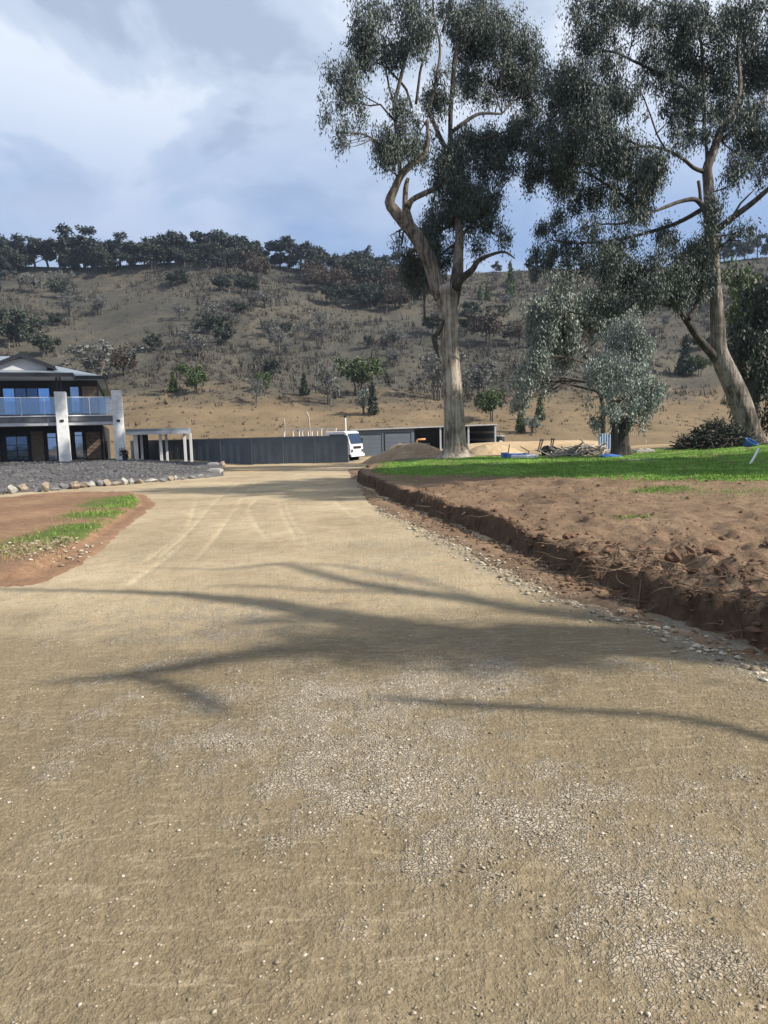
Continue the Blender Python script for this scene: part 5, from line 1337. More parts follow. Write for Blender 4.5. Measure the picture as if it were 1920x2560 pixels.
heap('sand_mound', 'rounded tan spoil heap just right of the tall gum trunk', 'mound', 1232, 1106, 1150, 170, 41, 1.8, MT['sand'], 16, .12, 1.7)
heap('sand_mound', 'wide tan spoil heap behind the trailer stakes and branch heap', 'mound', 1420, 1104, 1150, 230, 42.5, 1.8, MT['sand'], 18, .12, 1.7)
heap('sand_mound', 'small pale sand cone beside the tank at the shed end', 'mound', 1252, 1097, 1115, 60, 52, 1.2, MT['concrete'], 9, .1, 1.3)
heap('sand_mound', 'low sand strip on the green paddock right of the squat silver tree', 'mound', 1650, 1108, 1124, 200, 46, 1.6, MT['sand'], 12, .1, 2.0)

# ------------------------------------------------------------------ boulders edging the gravel bed
ORD = ['first', 'second', 'third', 'fourth', 'fifth', 'sixth', 'seventh', 'eighth', 'ninth', 'tenth', 'eleventh', 'twelfth', 'thirteenth', 'fourteenth', 'fifteenth', 'sixteenth', 'seventeenth', 'eighteenth', 'nineteenth', 'twentieth', 'twenty first', 'twenty second', 'twenty third', 'twenty fourth', 'twenty fifth', 'twenty sixth', 'twenty seventh', 'twenty eighth', 'twenty ninth', 'thirtieth', 'thirty first', 'thirty second', 'thirty third', 'thirty fourth', 'thirty fifth', 'thirty sixth', 'thirty seventh', 'thirty eighth', 'thirty ninth', 'fortieth', 'forty first', 'forty second', 'forty third', 'forty fourth']
rocks = [(6, 1219, 1236, 16, 'g'), (26, 1213, 1234, 24, 'w'), (52, 1212, 1231, 24, 't'), (76, 1213, 1229, 20, 'g'), (93, 1219, 1230, 16, 'w'), (110, 1207, 1230, 20, 't'), (133, 1204, 1219, 21, 't'), (134, 1219, 1227, 22, 'g'), (156, 1208, 1224, 22, 'g'), (182, 1205, 1223, 28, 't'), (207, 1204, 1220, 20, 't'), (225, 1202, 1218, 20, 'w'), (247, 1201, 1216, 18, 'g'), (264, 1200, 1215, 18, 't'), (288, 1203, 1214, 22, 't'), (308, 1195, 1212, 18, 'w'), (326, 1197, 1211, 14, 'w'), (345, 1198, 1209, 22, 't'), (374, 1196, 1206, 34, 'w'), (404, 1197, 1205, 18, 'g'), (425, 1191, 1202, 14, 't'), (438, 1188, 1200, 8, 'w'), (457, 1193, 1200, 9, 't'), (478, 1190, 1197, 18, 'g'), (497, 1186, 1195, 16, 'w'), (516, 1188, 1194, 14, 'g')]
rmesh = [lump_mesh('boulder', 200 + i, 3, 0.22, 1.0, 0.56) for i in range(7)]
NM = {'w': 'pale', 't': 'tan', 'g': 'grey'}
for i, (px, pt, pb, wp, k) in enumerate(rocks):
    gq = Gd(px, pb, 0.0); Yd = gq[1]; s = mpp(Yd)
    me_ = rmesh[i % 7].copy(); me_.materials.clear(); me_.materials.append(MT['stone_' + k])
    hgt = (pb - pt) * s
    o = link('boulder', me_, None, None, (gq[0], Yd + wp * s * .4, float(road_z(Yd)) + hgt * .44))
    o.scale = (wp * s * .68, wp * s * .5, hgt * .74); o.rotation_euler = (random.uniform(-.12, .12), random.uniform(-.12, .12), random.uniform(-.5, .5))
    tag(o, f'{NM[k]} boulder in the rock edging below the house, {ORD[i]} from the left', 'boulder', 'boulders edging the gravel bed')
# concrete blocks at the end of the bed
for (px, pt, pb, wp, Yd, lab, m_) in ((533, 1158, 1176, 26, 36, 'upper white concrete block at the end of the gravel bed by the fence', 'stone_w'), (536, 1174, 1192, 34, 31, 'lower white concrete block stepping down from the gravel bed to the road', 'stone_w')):
    q = W(px, pb, Yd); s = mpp(Yd); mb = MB(); mb.box(-wp * s / 2, wp * s / 2, -.1, .5, -.1, (pb - pt) * s)
    mb.box(-wp * s / 2 + .08, wp * s / 2 - .08, -.1 + .06, .42, (pb - pt) * s, (pb - pt) * s + .04)
    tag(mb.build('concrete_block', MT[m_], None, .025, loc=(q[0], Yd, q[2])), lab, 'block')
q = W(557, 1168, 44); me_ = rmesh[2].copy(); me_.materials.clear(); me_.materials.append(MT['stone_t'])
o = link('boulder', me_, None, None, (q[0], 44, q[2] + .15)); o.scale = (.22, .2, .26); tag(o, 'lone tan boulder at the foot of the fence beside the white blocks', 'boulder')
# plant and house number stand by the right pillar
q = W(313, 1152, 39.6); o = empty('pot_plant', (q[0], 39.6, bed_z(q[0], 39.6) - .05)); tag(o, 'small dark pot plant at the foot of the right white pillar', 'plant')
mb = MB(); mb.lathe([(.10, 0), (.16, .3), (.17, .32)], 0, 0, 12); mb.build('pot', MT['charcoal'], o)
V, F = leaf_arrays(np.array([(rng.normal(0, .1), rng.normal(0, .1), .5 + rng.normal(0, .08)) for _ in range(14)]), np.full(14, .1), 14, .14, .03)
tag(link('foliage', mesh_np('foliage', V, F), MT['leaf_dark'], o), kind='stuff')

# ------------------------------------------------------------------ yard clutter by the sand pad
def stick_pile(name, label, px, pt, pb, wp, Yd, n_, m_, seed, thick=0.035, cat='branch pile', L=(0.6, 1.6), flat=.5):
    rg_ = random.Random(seed); q = W(px, pb, Yd); g = float(natural(q[:1], np.array([Yd]))[0]); h = W(px, pt, Yd)[2] - g; w = wp / 2 * mpp(Yd)
    o = empty(name, (q[0], Yd, g - .02)); tag(o, label, cat)
    protos = []
    for k in range(8):
        mb = MB(); p = np.array([-.5, 0, 0]); pts = [p]
        for j in range(4):
            p = p + np.array([.25, rg_.uniform(-.06, .06), rg_.uniform(-.06, .06)]); pts.append(p)
        mb.tube(pts, [thick, thick * .9, thick * .8, thick * .6, thick * .35], 5)
        if k % 2: mb.tube([pts[2], pts[2] + np.array([.15, .12, .06]), pts[2] + np.array([.3, .2, .1])], [thick * .5, thick * .35, thick * .2], 4)
        protos.append(mb)
    me_s = []
    for mb in protos:
        t_ = mb.build('stick', m_, o, smooth=True); me_s.append(t_.data); bpy.data.objects.remove(t_)
    for k in range(n_):
        u = rg_.uniform(-1, 1); v = rg_.uniform(-1, 1)
        while u * u + v * v > 1: u = rg_.uniform(-1, 1); v = rg_.uniform(-1, 1)
        hh = h * (1 - (u * u + v * v) ** .8) * rg_.uniform(.35, 1)
        c = link('stick', rg_.choice(me_s), None, o, (u * w, v * w * .6, max(.05, hh)))
        ll = rg_.uniform(*L); c.scale = (ll, 1, 1); c.rotation_euler = (0, rg_.uniform(-.45, .45), rg_.uniform(0, 6.3))
    return o
stick_pile('branch_pile', 'heap of bleached grey branches left of the squat silver tree', 1455, 1108, 1146, 150, 30.5, 190, MT['wood_grey'], 4)
bp = stick_pile('brush_pile', 'big dark heap of cut brush at the foot of the leaning gum', 1790, 1066, 1142, 190, 31.5, 240, MT['bark_dark'], 5, .03, 'brush pile', (.7, 1.9))
# leafy body of the brush pile
h = 1.25; w = 95 * mpp(31.5)
C = []
while len(C) < 240:
    u, v = rng.uniform(-1, 1, 2)
    if u * u + v * v < 1: C.append((u * w, v * w * .6, h * (1 - (u * u + v * v) ** .8) * rng.uniform(.2, .95) + .05))
V, F = leaf_arrays(np.array(C), rng.uniform(.15, .3, len(C)), 40, .2, .025, .3)
tag(link('dead_leaves', mesh_np('dead_leaves', V, F), MT['leaf_dark'], bp), kind='stuff')
mb = MB()
P = [];
nn = 26; U, V_ = np.meshgrid(np.linspace(-1, 1, nn), np.linspace(-1, 1, 14)); zz = np.clip(1 - (U ** 2 + V_ ** 2) ** .8, -.05, 1) * h * .8 * (1 + .25 * fbm(U * 4, V_ * 4, 8, 3)) - .03
o = link('brush_core', mesh_np('brush_core', np.stack([U * w * .93, V_ * w * .56, zz], -1).reshape(-1, 3), grid_faces(14, nn)), MT['bark_dark'], bp)

def gz(x, y): return float(natural(np.array([x]), np.array([y]))[0])
# pale blue board behind the squat tree
q0 = W(1496, 1126, 36); q1 = W(1546, 1083, 36)
o = empty('board', (q0[0], 36, gz(q0[0], 36))); tag(o, 'pale blue corrugated board standing behind the squat silver tree', 'board')
bw = q1[0] - q0[0]; bh = q1[2] - gz(q0[0], 36); kk = 8
for k in range(kk):
    mb = MB(); mb.prism([(bw / kk * k, 0), (bw / kk * (k + .5), -.04), (bw / kk * (k + 1) - .004, 0), (bw / kk * (k + 1) - .004, .03), (bw / kk * k, .03)], -.05, bh, lambda u, v, w_: (u, v, w_)); mb.build('sheet', MT['paleblue'], o)
# blue and white crates on the ground
def crate(label, px, pt, pb, wp, Yd, m_, rz=0.0):
    q = W(px, pb, Yd); s = mpp(Yd); w_ = wp * s; h_ = (pb - pt) * s; g = gz(q[0], Yd)
    o = empty('crate', (q[0], Yd, g - .01), rz); tag(o, label, 'crate')
    hh = W(px, pt, Yd)[2] - g
    for k, (a, b_, c, d) in enumerate(((-w_ / 2, w_ / 2, -.3, -.26), (-w_ / 2, w_ / 2, .26, .3), (-w_ / 2, -w_ / 2 + .04, -.258, .258), (w_ / 2 - .04, w_ / 2, -.258, .258))):
        mb = MB(); mb.box(a, b_, c, d, 0, hh); mb.build('side', m_, o, .008)
    mb = MB(); mb.box(-w_ / 2 + .05, w_ / 2 - .05, -.25, .25, .01, hh * .85); mb.build('filling', MT['black'], o)
    for k in range(2):
        mb = MB(); mb.box(-w_ / 2, w_ / 2, -.325, -.303, hh * (.25 + .4 * k), hh * (.40 + .4 * k)); mb.build('rib', m_, o)
    return o
crate('dark blue crate leftmost beside the sand pad', 1262, 1131, 1146, 14, 31.5, MT['blue'])
crate('long blue crate with dark bits on top before the sand pad', 1296, 1133, 1146, 46, 32.2, MT['blue'], .1)
crate('low white crate in front of the blue crates on the lawn edge', 1312, 1137, 1147, 62, 30.6, MT['whitepaint'])
# leaning post frames and a low dark trailer deck
q = W(1368, 1146, 32); g = gz(q[0], 32)
o = empty('trailer', (q[0], 32, g)); tag(o, 'low dark trailer deck with two pairs of leaning steel stakes', 'trailer')
def rel(px, py): v = W(px, py, 32); return (v[0] - q[0], 0.0, v[2] - g)
mb = MB(); a = rel(1342, 1146)[0]; b_ = rel(1412, 1146)[0]; mb.box(a, b_, -.5, .5, .3, rel(1370, 1127)[2]); mb.build('deck', MT['charcoal'], o, .02)
for s in (-.55, .55):
    mb = MB(); mb.prism([(.26 * math.cos(t_), .26 * math.sin(t_)) for t_ in np.linspace(0, 2 * math.pi, 14)[:-1]], s - .08, s + .08, lambda u, v, w_: (u + .1, w_, .24 + v)); mb.build('wheel', MT['black'], o, .02)
for pa, pb_, yo in (((1343, 1130), (1352, 1097), -.45), ((1350, 1130), (1358, 1097), .45), ((1373, 1128), (1379, 1095), -.45), ((1382, 1128), (1385, 1095), .45)):
    A = rel(*pa); B = rel(*pb_); mb = MB(); mb.bar((A[0], yo, A[2]), (B[0], yo, B[2]), .05); mb.build('stake', MT['rust'], o)
for x0_, y0_ in (((1352, 1098), (1358, 1098)), ((1379, 1096), (1385, 1096))):
    A = rel(*x0_); B = rel(*y0_); mb = MB(); mb.bar((A[0], -.48, A[2] - .05), (B[0], .48, B[2] - .05), .045); mb.build('cross_bar', MT['rust'], o)
# thin stakes in the sand
for lab, pts in (('thin dark stake standing in the sand pad right of the gum', [(1271, 1130), (1274, 1110)]), ('short dark stake leaning on the sand pad before the trailer', [(1322, 1128), (1300, 1116)])):
    A = W(*pts[0], 38); B = W(*pts[1], 38); zg = gz(A[0], 38)
    mb = MB(); mb.tube([np.array([0, 0, zg - A[2] - .1]), np.zeros(3), (B - A) * .6, B - A], [.03, .03, .028, .018], 6); tag(mb.build('stake', MT['rust'], loc=A), lab, 'stake')
# concrete block
q = W(1608, 1139, 31); w_ = 45 * mpp(31); hh = W(1608, 1124, 31)[2] - gz(q[0], 31)
mb = MB(); mb.box(-w_ / 2, w_ / 2, -.25, .25, -.05, hh); mb.box(-w_ / 2 + .15, -w_ / 2 + .35, -.2, .2, hh, hh + .05); mb.box(w_ / 2 - .35, w_ / 2 - .15, -.2, .2, hh, hh + .05)
tag(mb.build('concrete_block', MT['concrete'], None, .02, loc=(q[0], 31, gz(q[0], 31))), 'cream concrete block right of the squat silver tree', 'block')
# blue tarp bundle at the squat tree
q = W(1545, 1143, 27.6); me_ = lump_mesh('tarp_bundle', 333, 3, .5, .5); o = link('tarp_bundle', me_, MT['blue'], None, (q[0] - .25, 27.7, gz(q[0], 27.7) + .06)); o.scale = (.45, .3, .22); tag(o, 'crumpled blue tarp bundle at the foot of the squat silver tree', 'tarp')
# blue tub and the white stick by the leaning gum
q = W(1868, 1136, 30.0); g = gz(q[0], 30)
o = empty('tub', (q[0], 30.0, g - .02)); o.rotation_euler = (.5, .3, .2); tag(o, 'tipped blue plastic tub beside the brush pile at right', 'tub')
mb = MB(); mb.lathe([(.20, 0), (.27, .30), (.29, .31), (.29, .34), (.25, .34), (.19, .04)], 0, 0, 18); mb.build('shell', MT['blue'], o)
mb = MB(); mb.tube([(-.27, 0, .3), (-.2, 0, .48), (0, 0, .54), (.2, 0, .48), (.27, 0, .3)], .012, 6); mb.build('handle', MT['black'], o)
ys = np.arange(14, 34, .05); zs = np.array([W(1873, 1163, q)[2] for q in ys]); xs = np.array([W(1873, 1163, q)[0] for q in ys])
YS = float(ys[np.argmax(earth_z(xs, ys) > zs)]); A = W(1873, 1163, YS); B = W(1896, 1121, YS + .3); zg = A[2]
mb = MB(); mb.tube([np.array([-.04, 0, zg - A[2] - .08]), np.zeros(3), (B - A) * .5 + np.array([.02, 0, 0]), B - A], [.03, .03, .032, .028], 7); tag(mb.build('white_stick', MT['whitepaint'], smooth=True, loc=A), 'white stick stuck slanting in the lawn before the blue tub', 'stick')
# timber offcuts lying on the lawn
for lab, pa, pb_ in (('long pale offcut lying on the lawn in front of the branch heap', (1545, 1158), (1632, 1151)), ('short pale offcut lying on the lawn left of the crates', (1225, 1163), (1270, 1162))):
    A = Gd(*pa, .45); B = Gd(*pb_, .45); za = float(earth_z(np.array([A[0]]), np.array([A[1]]))[0]) + .04; zb_ = float(earth_z(np.array([B[0]]), np.array([B[1]]))[0]) + .04
    mb = MB(); mb.bar((0, 0, 0), (B[0] - A[0], B[1] - A[1], zb_ - za), .07, .03); tag(mb.build('timber_offcut', MT['wood_grey'], None, .004, loc=(A[0], A[1], za)), lab, 'offcut')
heap('sand_mound', 'thin pale sand smear on the lawn before the brush pile', 'mound', 1712, 1149, 1155, 66, 24.5, .5, MT['sand'], 14, .1, 2.0, n=(30, 16))

# ------------------------------------------------------------------ vegetation on the hill
def hit(px, py):                          # where a pixel's ray meets the slope
    d = ray(px, py); ys = np.arange(58, 300, 0.5); t_ = ys / d[1]
    below = ground_z(d[0] * t_, ys) > CAM_H + d[2] * t_
    k = int(np.argmax(below)) if below.any() else len(ys) - 1
    return np.array([d[0] * t_[k], ys[k], float(ground_z(np.array([d[0] * t_[k]]), ys[k:k + 1])[0])])
def proto(seed, h, w, leafm, barkm, L, Wd, n, trunk=0.3, shape='round', per=14, stems=1, bare=False, droop=.4):
    """unit tree: trunk + limbs mesh and crown mesh, about h metres tall"""
    rg = np.random.default_rng(seed); mb = MB(); C = []
    for s in range(stems):
        off = rg.normal(0, .06 * w, 2) if stems > 1 else np.zeros(2)
        top_ = np.array([off[0] * 3 + rg.normal(0, .05 * w), off[1] * 3 + rg.normal(0, .05 * w), h * (.8 if shape != 'umbrella' else .72)])
        P = catmull([(off[0], off[1], -.3, .03 * h), (off[0] + rg.normal(0, .03 * w), off[1], h * .3, .022 * h), (*top_, .006 * h)], h / 10)
        V, F = tube_arrays(P[:, :3], P[:, 3], 6); mb.add(V, F)
        for k in range(9):
            st_ = P[rg.integers(int(len(P) * .35), len(P))]
            a = rg.uniform(0, 6.28); r_ = rg.uniform(.25, .5) * w * (1.25 - st_[2] / h * .8 if shape == 'cone' else 1)
            e = st_[:3] + np.array([math.cos(a) * r_, math.sin(a) * r_, rg.uniform(.05, .22) * h])
            e[2] = min(e[2], h * .93)
            m_ = (st_[:3] + e) / 2 + np.array([0, 0, -.02 * h]) + rg.normal(0, .03 * w, 3)
            V, F = tube_arrays(np.array([st_[:3], m_, e]), np.array([st_[3] * .6, st_[3] * .4, .004 * h]), 4); mb.add(V, F); C.append(e)
            if bare:
                for _ in range(4):
                    e2 = m_ + rg.normal(0, .13 * w, 3) + np.array([0, 0, .1 * h]); V, F = tube_arrays(np.array([m_, (m_ + e2) / 2 + rg.normal(0, .02 * w, 3), e2]), np.array([st_[3] * .3, st_[3] * .2, .002 * h]), 3); mb.add(V, F)
    me_t = bpy.data.meshes.new('trunk'); me_t.from_pydata(mb.v, [], mb.f); me_t.materials.append(barkm)
    pts = []
    while len(pts) < n:
        u = rg.normal(0, 1, 3); u /= np.linalg.norm(u); r_ = rg.random() ** .45
        if shape == 'cone':
            z = trunk + (1 - trunk) * rg.random() ** 1.3; rr_ = .5 * w * (1 - (z - trunk) / (1 - trunk)) ** .8 * math.sqrt(rg.random())
            a = rg.uniform(0, 6.28); pts.append((rr_ * math.cos(a), rr_ * math.sin(a), z * h)); continue
        c = np.array(C[rg.integers(len(C))]) if len(C) and rg.random() < .75 else np.array([0, 0, h * (trunk + 1) / 2])
        q = c + u * r_ * np.array([.17 * w, .17 * w, .12 * h])
        if shape == 'round': q[2] = max(q[2], trunk * h * .8)
        if q[2] > h: q[2] = h - rg.random() * .1 * h
        pts.append(q)
    pts = np.array(pts)
    V, F = leaf_arrays(pts, np.full(len(pts), .05 * w + .12), per, L, Wd, droop, rg)
    return me_t, mesh_np('crown', V, F), leafm, h
def mkproto(*a, **k):
    t_, c, lm, h = proto(*a, **k); c.materials.append(lm); return (t_, c, h)
PR = {
    'ridge': [mkproto(500 + i, 14, 11, MT['leaf_ridge'], MT['bark_dark'], 1.0, .30, 260, .42, 'umbrella', 12) for i in range(6)],
    'ridge_thin': [mkproto(520 + i, 14, 8, MT['leaf_ridge'], MT['bark_dark'], .9, .28, 120, .5, 'umbrella', 10) for i in range(3)],
    'green': [mkproto(540 + i, 6, 5.5, MT['leaf_green'], MT['bark_dark'], .55, .14, 240, .08, 'round', 12, 2) for i in range(2)],
    'dark': [mkproto(550 + i, 6, 6.0, MT['leaf_dark'], MT['bark_dark'], .55, .15, 240, .06, 'round', 12, 2) for i in range(3)],
    'cone': [mkproto(560 + i, 6, 3.2, MT['leaf_dark'], MT['bark_dark'], .5, .13, 200, .10, 'cone', 12) for i in range(2)],
    'gcone': [mkproto(565 + i, 6, 3.2, MT['leaf_green'], MT['bark_dark'], .5, .13, 200, .06, 'cone', 12) for i in range(2)],
    'grey': [mkproto(570 + i, 6, 5, MT['leaf_grey'], MT['twig'], .5, .10, 130, .12, 'round', 10, 3, True) for i in range(3)],
    'silver': [mkproto(580 + i, 6, 4, MT['leaf_silver'], MT['twig'], .5, .11, 150, .10, 'round', 10, 2, True) for i in range(2)],
    'brown': [mkproto(590 + i, 6, 5.5, MT['leaf_brown'], MT['bark_dark'], .5, .12, 170, .08, 'round', 12, 3, True) for i in range(2)],
    'bare': [mkproto(600 + i, 6, 4, MT['twig'], MT['twig'], .5, .05, 60, .25, 'round', 8, 2, True) for i in range(3)],
}
def plant(kind, name, label, cat, px, py, hpx, group=None, wid=1.0, idx=None):
    p = hit(px, py); rg_ = random.Random(int(px * 7 + py)); t_, c, h = PR[kind][idx if idx is not None else rg_.randrange(len(PR[kind]))]
    s = hpx * mpp(p[1]) / h
    o = empty(name, p, rg_.uniform(0, 6.28)); o.scale = (s * wid, s * wid, s); tag(o, label, cat, group)
    link('trunk', t_, None, o); tag(link('crown', c, None, o), kind='stuff')
    return o
# named bushes and small trees one can point to
P_ = [
    ('green', 'bush', 'large leafy green bush on the lower slope right of the house', 'bush', 492, 985, 68, 1.0),
    ('gcone', 'bush', 'small upright green bush just left of the large green bush', 'bush', 434, 982, 48, 1.0),
    ('dark', 'bush', 'dark green round bush atop the clump above the fence', 'bush', 676, 955, 52, .8),
    ('green', 'bush', 'middle green bush of the clump above the fence', 'bush', 660, 985, 50, .8),
    ('grey', 'bush', 'blue grey bush at the foot of the clump above the fence', 'bush', 640, 1010, 60, .8),
    ('cone', 'tree', 'small dark conical tree standing alone on the open slope above the truck', 'tree', 761, 988, 50, 1.0),
    ('grey', 'bush', 'tall pale grey bush on the slope above the truck', 'bush', 824, 1012, 110, .6),
    ('green', 'bush', 'wide olive bush on the slope left of the tall gum trunk', 'bush', 895, 990, 90, 1.0),
    ('silver', 'bush', 'silvery bush beside the dark column near the tall gum', 'bush', 908, 1038, 62, .8),
    ('cone', 'tree', 'narrow dark green columnar tree left of the tall gum', 'tree', 933, 1038, 78, .7),
    ('brown', 'tree', 'dead brown tree on the slope behind the house roof', 'tree', 308, 940, 70, .9),
    ('grey', 'tree', 'wide grey green tree right behind the house roof', 'tree', 235, 960, 95, 1.6),
    ('dark', 'bush', 'blue green bush above the house gable', 'bush', 118, 890, 55, 1.2),
    ('dark', 'bush', 'dark clump of bush at the left edge above the house', 'bush', 30, 870, 85, 1.1),
    ('dark', 'bush', 'low dark bush between the house gable and the left edge', 'bush', 72, 840, 45, 1.2),
    ('brown', 'bush', 'big round dark brown bush right of the tall gum', 'bush', 1222, 860, 82, 1.1),
    ('dark', 'bush', 'small dark bush above the round brown bush', 'bush', 1180, 800, 42, 1.0),
    ('dark', 'bush', 'dark bush half hidden by the right of the tall gum trunk', 'bush', 1160, 838, 62, 1.0),
    ('brown', 'bush', 'reddish brown bush below the silver hanging tree', 'bush', 1297, 862, 56, .9),
    ('dark', 'bush', 'dark blue bush left of the tall gum trunk', 'bush', 1078, 838, 52, 1.0),
    ('gcone', 'tree', 'tall thin green sapling near the skyline right of the tall gum', 'tree', 1276, 745, 82, .6),
    ('gcone', 'tree', 'short green sapling right of the tall gum below the skyline', 'tree', 1218, 752, 40, .8),
    ('gcone', 'tree', 'shorter green sapling close to the tall gum below the skyline', 'tree', 1200, 750, 34, .8),
    ('dark', 'tree', 'slim dark sapling near the skyline above the silver hanging tree', 'tree', 1340, 722, 50, .5),
    ('green', 'bush', 'pale green bush at the hill foot right of the tall gum', 'bush', 1228, 1055, 75, .9),
    ('gcone', 'bush', 'upright green bush at the hill foot below the silver hanging tree', 'bush', 1302, 1082, 58, .9),
    ('gcone', 'bush', 'green bush at the hill foot between the silver trees', 'bush', 1350, 1050, 58, .9),
    ('silver', 'bush', 'low pale bush at the hill foot between the green bushes', 'bush', 1330, 1085, 45, 1.3),
    ('cone', 'tree', 'dark green cone shaped tree on the slope left of the leaning gum', 'tree', 1712, 940, 92, .9),
    ('green', 'bush', 'soft green bush beside the dark cone tree left of the leaning gum', 'bush', 1748, 942, 48, .9),
    ('grey', 'bush', 'pale grey bush on the slope behind the tall gum trunk', 'bush', 1090, 1000, 110, .9),
    ('grey', 'bush', 'grey scrubby tree right of the tall gum trunk on the slope', 'bush', 1195, 1000, 95, 1.0),
    ('dark', 'bush', 'dark bush on the slope between house and large green bush', 'bush', 380, 880, 40, 1.0),
    ('grey', 'bush', 'grey bush above the clump over the fence', 'bush', 700, 880, 60, .9),
    ('dark', 'bush', 'dark low bush at the middle of the slope above the fence', 'bush', 520, 835, 40, 1.2),
    ('brown', 'bush', 'brown bush below the skyline gap left of the tall gum', 'bush', 640, 700, 60, 1.1),
]
for kind, nm, lab, cat, px, py, hp, wid in P_:
    plant(kind, nm, lab, cat, px, py, hp, None, wid)
# skyline trees, counted from the left
rr = random.Random(4)
SKY = [(-20, 100), (18, 95), (50, 88), (88, 92), (122, 98), (150, 90), (182, 84), (212, 108), (245, 92), (270, 78), (300, 90), (330, 84), (362, 74), (392, 92), (425, 96), (452, 82), (482, 70), (508, 78), (530, 104), (560, 84), (588, 92), (615, 78), (640, 62), (668, 52), (700, 78), (725, 92), (752, 88), (785, 76), (815, 70), (850, 62), (880, 66), (915, 84), (945, 70), (985, 76), (1020, 60)]
for i, (px, hp) in enumerate(SKY):
    yb = np.interp(px, [p[0] for p in RIDGE_PX], [p[1] for p in RIDGE_PX])
    plant('ridge_thin' if px in (508, 915, 640, 985) else 'ridge', 'ridge_tree', f'dark gum on the hilltop skyline, {ORD[i]} from the left', 'tree', px, yb + rr.uniform(2, 8), hp * .80, 'gums along the hilltop skyline', rr.uniform(1.15, 1.5))
for px, hp in ((-60, 90), (-100, 84), (-140, 96), (-185, 88), (-230, 80), (-280, 92), (-330, 86)):   # the row runs on past the picture's edge
    yb = np.interp(px, [p[0] for p in RIDGE_PX], [p[1] for p in RIDGE_PX])
    plant('ridge', 'ridge_tree', 'dark gum of the skyline row beyond the left edge of the picture', 'tree', px, yb + 4, hp * .8, 'skyline gums beyond the left edge', 1.3)
SKY2 = [(1320, 22), (1240, 26), (1715, 40), (1740, 55), (1800, 46), (1830, 60), (1862, 44), (1893, 52), (1925, 60)]
for i, (px, hp) in enumerate(SKY2):
    yb = np.interp(px, [p[0] for p in RIDGE_PX], [p[1] for p in RIDGE_PX])
    plant('ridge', 'ridge_tree', (('tiny dark tree on the bare skyline farther right of the tall gum', 'tiny dark tree on the bare skyline close to the tall gum')[i] if i < 2 else f'dark tree on the skyline behind the leaning gum, {ORD[i - 2]} from the left'), 'tree', px, yb + 4, hp, 'tiny trees on the bare skyline' if i < 2 else 'trees on the right skyline', 1.1)
# second row just under the skyline
def zone(px):
    return ('above the house roof' if px < 240 else 'above the carport' if px < 480 else 'above the slate fence' if px < 760 else 'above the truck' if px < 960 else 'beside the tall gum')
KW = {'ridge': 'dark spreading gum', 'dark': 'low dark bush', 'brown': 'dark brown bush', 'grey': 'grey leafy scrub bush', 'bare': 'bare twiggy grey sapling', 'green': 'green bush'}
for i in range(34):
    px = rr.uniform(-20, 1000); yb = np.interp(px, [p[0] for p in RIDGE_PX], [p[1] for p in RIDGE_PX])
    left = px < 150
    py = yb + (rr.uniform(12, 75) if left else rr.uniform(6, 22)); k = rr.choice(('ridge', 'dark', 'dark'))
    plant(k, 'ridge_tree' if k == 'ridge' else 'bush', f'{KW[k]} in the skyline thicket {zone(px)}', 'tree' if k == 'ridge' else 'bush', px, py, rr.uniform(38, 58), 'thicket below the hilltop skyline', 1.15)
for i in range(26):                       # dark brown thicket left of the tall gum
    px = rr.uniform(740, 1060); py = rr.uniform(700, 775) if px > 800 else rr.uniform(690, 735)
    k = rr.choice(('brown', 'brown', 'dark', 'dark'))
    plant(k, 'bush', f'{KW[k]} in the upper slope thicket {zone(px)}', 'bush', px, py, rr.uniform(36, 62), 'brown thicket on the upper slope', 1.2)
for i in range(110):                      # grey saplings and shrubs over the middle slope, in drifts
    px = rr.uniform(0, 1050); py = rr.uniform(715, 930)
    if px < 300 and py > 850: continue
    if float(fbm(np.array([px * .006]), np.array([py * .012]), 401, 2)[0]) < -.12: continue
    k = rr.choice(('grey', 'bare', 'bare', 'bare', 'dark', 'grey'))
    plant(k, 'bush', f'{KW[k]} on the {"upper" if py < 790 else "middle"} slope {zone(px)}', 'bush', px, py, rr.uniform(16, 52), 'scrub bushes on the hill slope', rr.uniform(.8, 1.5))
for i in range(30):
    px = rr.uniform(1180, 1800); py = rr.uniform(700, 900); k = rr.choice(('grey', 'bare', 'dark'))
    plant(k, 'bush', f'{KW[k]} on the slope {"right of the tall gum" if px < 1330 else "behind the silver trees" if px < 1640 else "behind the leaning gum"}', 'bush', px, py, rr.uniform(18, 40), 'scrub bushes behind the gums', 1.0)
# alike bushes are told apart by counting from the left
byl = {}
for o in col.objects:
    if o.get('group') in ('thicket below the hilltop skyline', 'brown thicket on the upper slope', 'scrub bushes on the hill slope', 'scrub bushes behind the gums'):
        byl.setdefault(o['label'], []).append(o)
for lab, os_ in byl.items():
    if len(os_) > 1:
        for k, o in enumerate(sorted(os_, key=lambda q: q.location.x / q.location.y)):
            o['label'] = f'{lab}, {ORD[k]} from left'
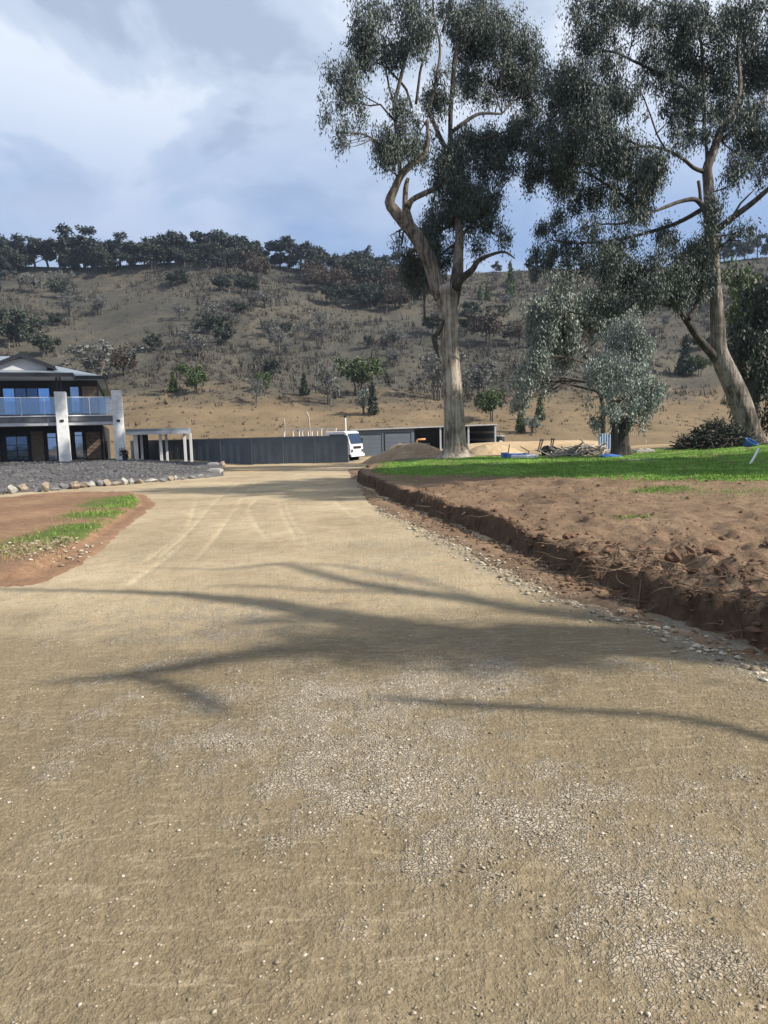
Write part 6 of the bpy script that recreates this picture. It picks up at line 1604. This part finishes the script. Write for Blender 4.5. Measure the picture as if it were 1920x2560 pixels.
# unnumbered scrub: dry stems and tussocks covering the slope
n = 46000
x = rng.uniform(-190, 190, n); y = rng.uniform(100, 261, n)
x = x * (y / 262) * 1.05
m_ = fbm(x * .03, y * .02, 77, 4) + .5 * fbm(x * .12, y * .10, 79, 2)
keep = rng.random(n) < np.clip(.25 + 1.2 * (m_ + .05) * sm(y, 112, 150) + .15 * sm(y, 150, 240), .03, .9)
x, y = x[keep], y[keep]; z = ground_z(x, y); n = len(x)
hs = np.clip(rng.lognormal(math.log(.72), .55, n), .25, 3.0) * sm(y, 95, 150).clip(.35, 1)
per = 11
ang = rng.uniform(0, 6.28, (n, per)); ln = rng.uniform(.15, .7, (n, per)) * hs[:, None]; ht = hs[:, None] * rng.uniform(.45, 1.1, (n, per))
bx_ = np.stack([np.repeat(x[:, None], per, 1) + rng.normal(0, .25, (n, per)) * hs[:, None], np.repeat(y[:, None], per, 1) + rng.normal(0, .25, (n, per)) * hs[:, None], np.repeat(z[:, None] - .1, per, 1)], -1)
tip = bx_ + np.stack([np.cos(ang) * ln, np.sin(ang) * ln, ht], -1)
w_ = .03 + .035 * hs[:, None] * rng.uniform(.5, 1.2, (n, per)); sd_ = np.stack([-np.sin(ang) * w_, np.cos(ang) * w_, 0 * ang], -1)
sd_[..., 0] += w_ * .5
V = np.stack([bx_ - sd_, bx_ + sd_, tip], -2).reshape(-1, 3)
tag(link('hill_scrub', mesh_np('hill_scrub', V, np.arange(len(V)).reshape(-1, 3)), MT['twig']), 'dry grey scrub and dead stems covering the hillside', 'scrub', kind='stuff')

# ------------------------------------------------------------------ air between the viewer and the hill
hm = bpy.data.materials.new('haze_air'); hm.use_nodes = True; ht_ = hm.node_tree; ht_.nodes.clear()
ho = ht_.nodes.new('ShaderNodeOutputMaterial'); hv_ = ht_.nodes.new('ShaderNodeVolumePrincipled')
hv_.inputs['Color'].default_value = (0.66, 0.80, 1.0, 1); hv_.inputs['Density'].default_value = 0.00018; hv_.inputs['Anisotropy'].default_value = 0.2
ht_.links.new(hv_.outputs[0], ho.inputs['Volume'])
mb = MB(); mb.box(-430, 430, -70, 655, -4, 112); tag(mb.build('haze', hm), 'thin blue haze in the air over the valley and hill', 'haze', kind='stuff')
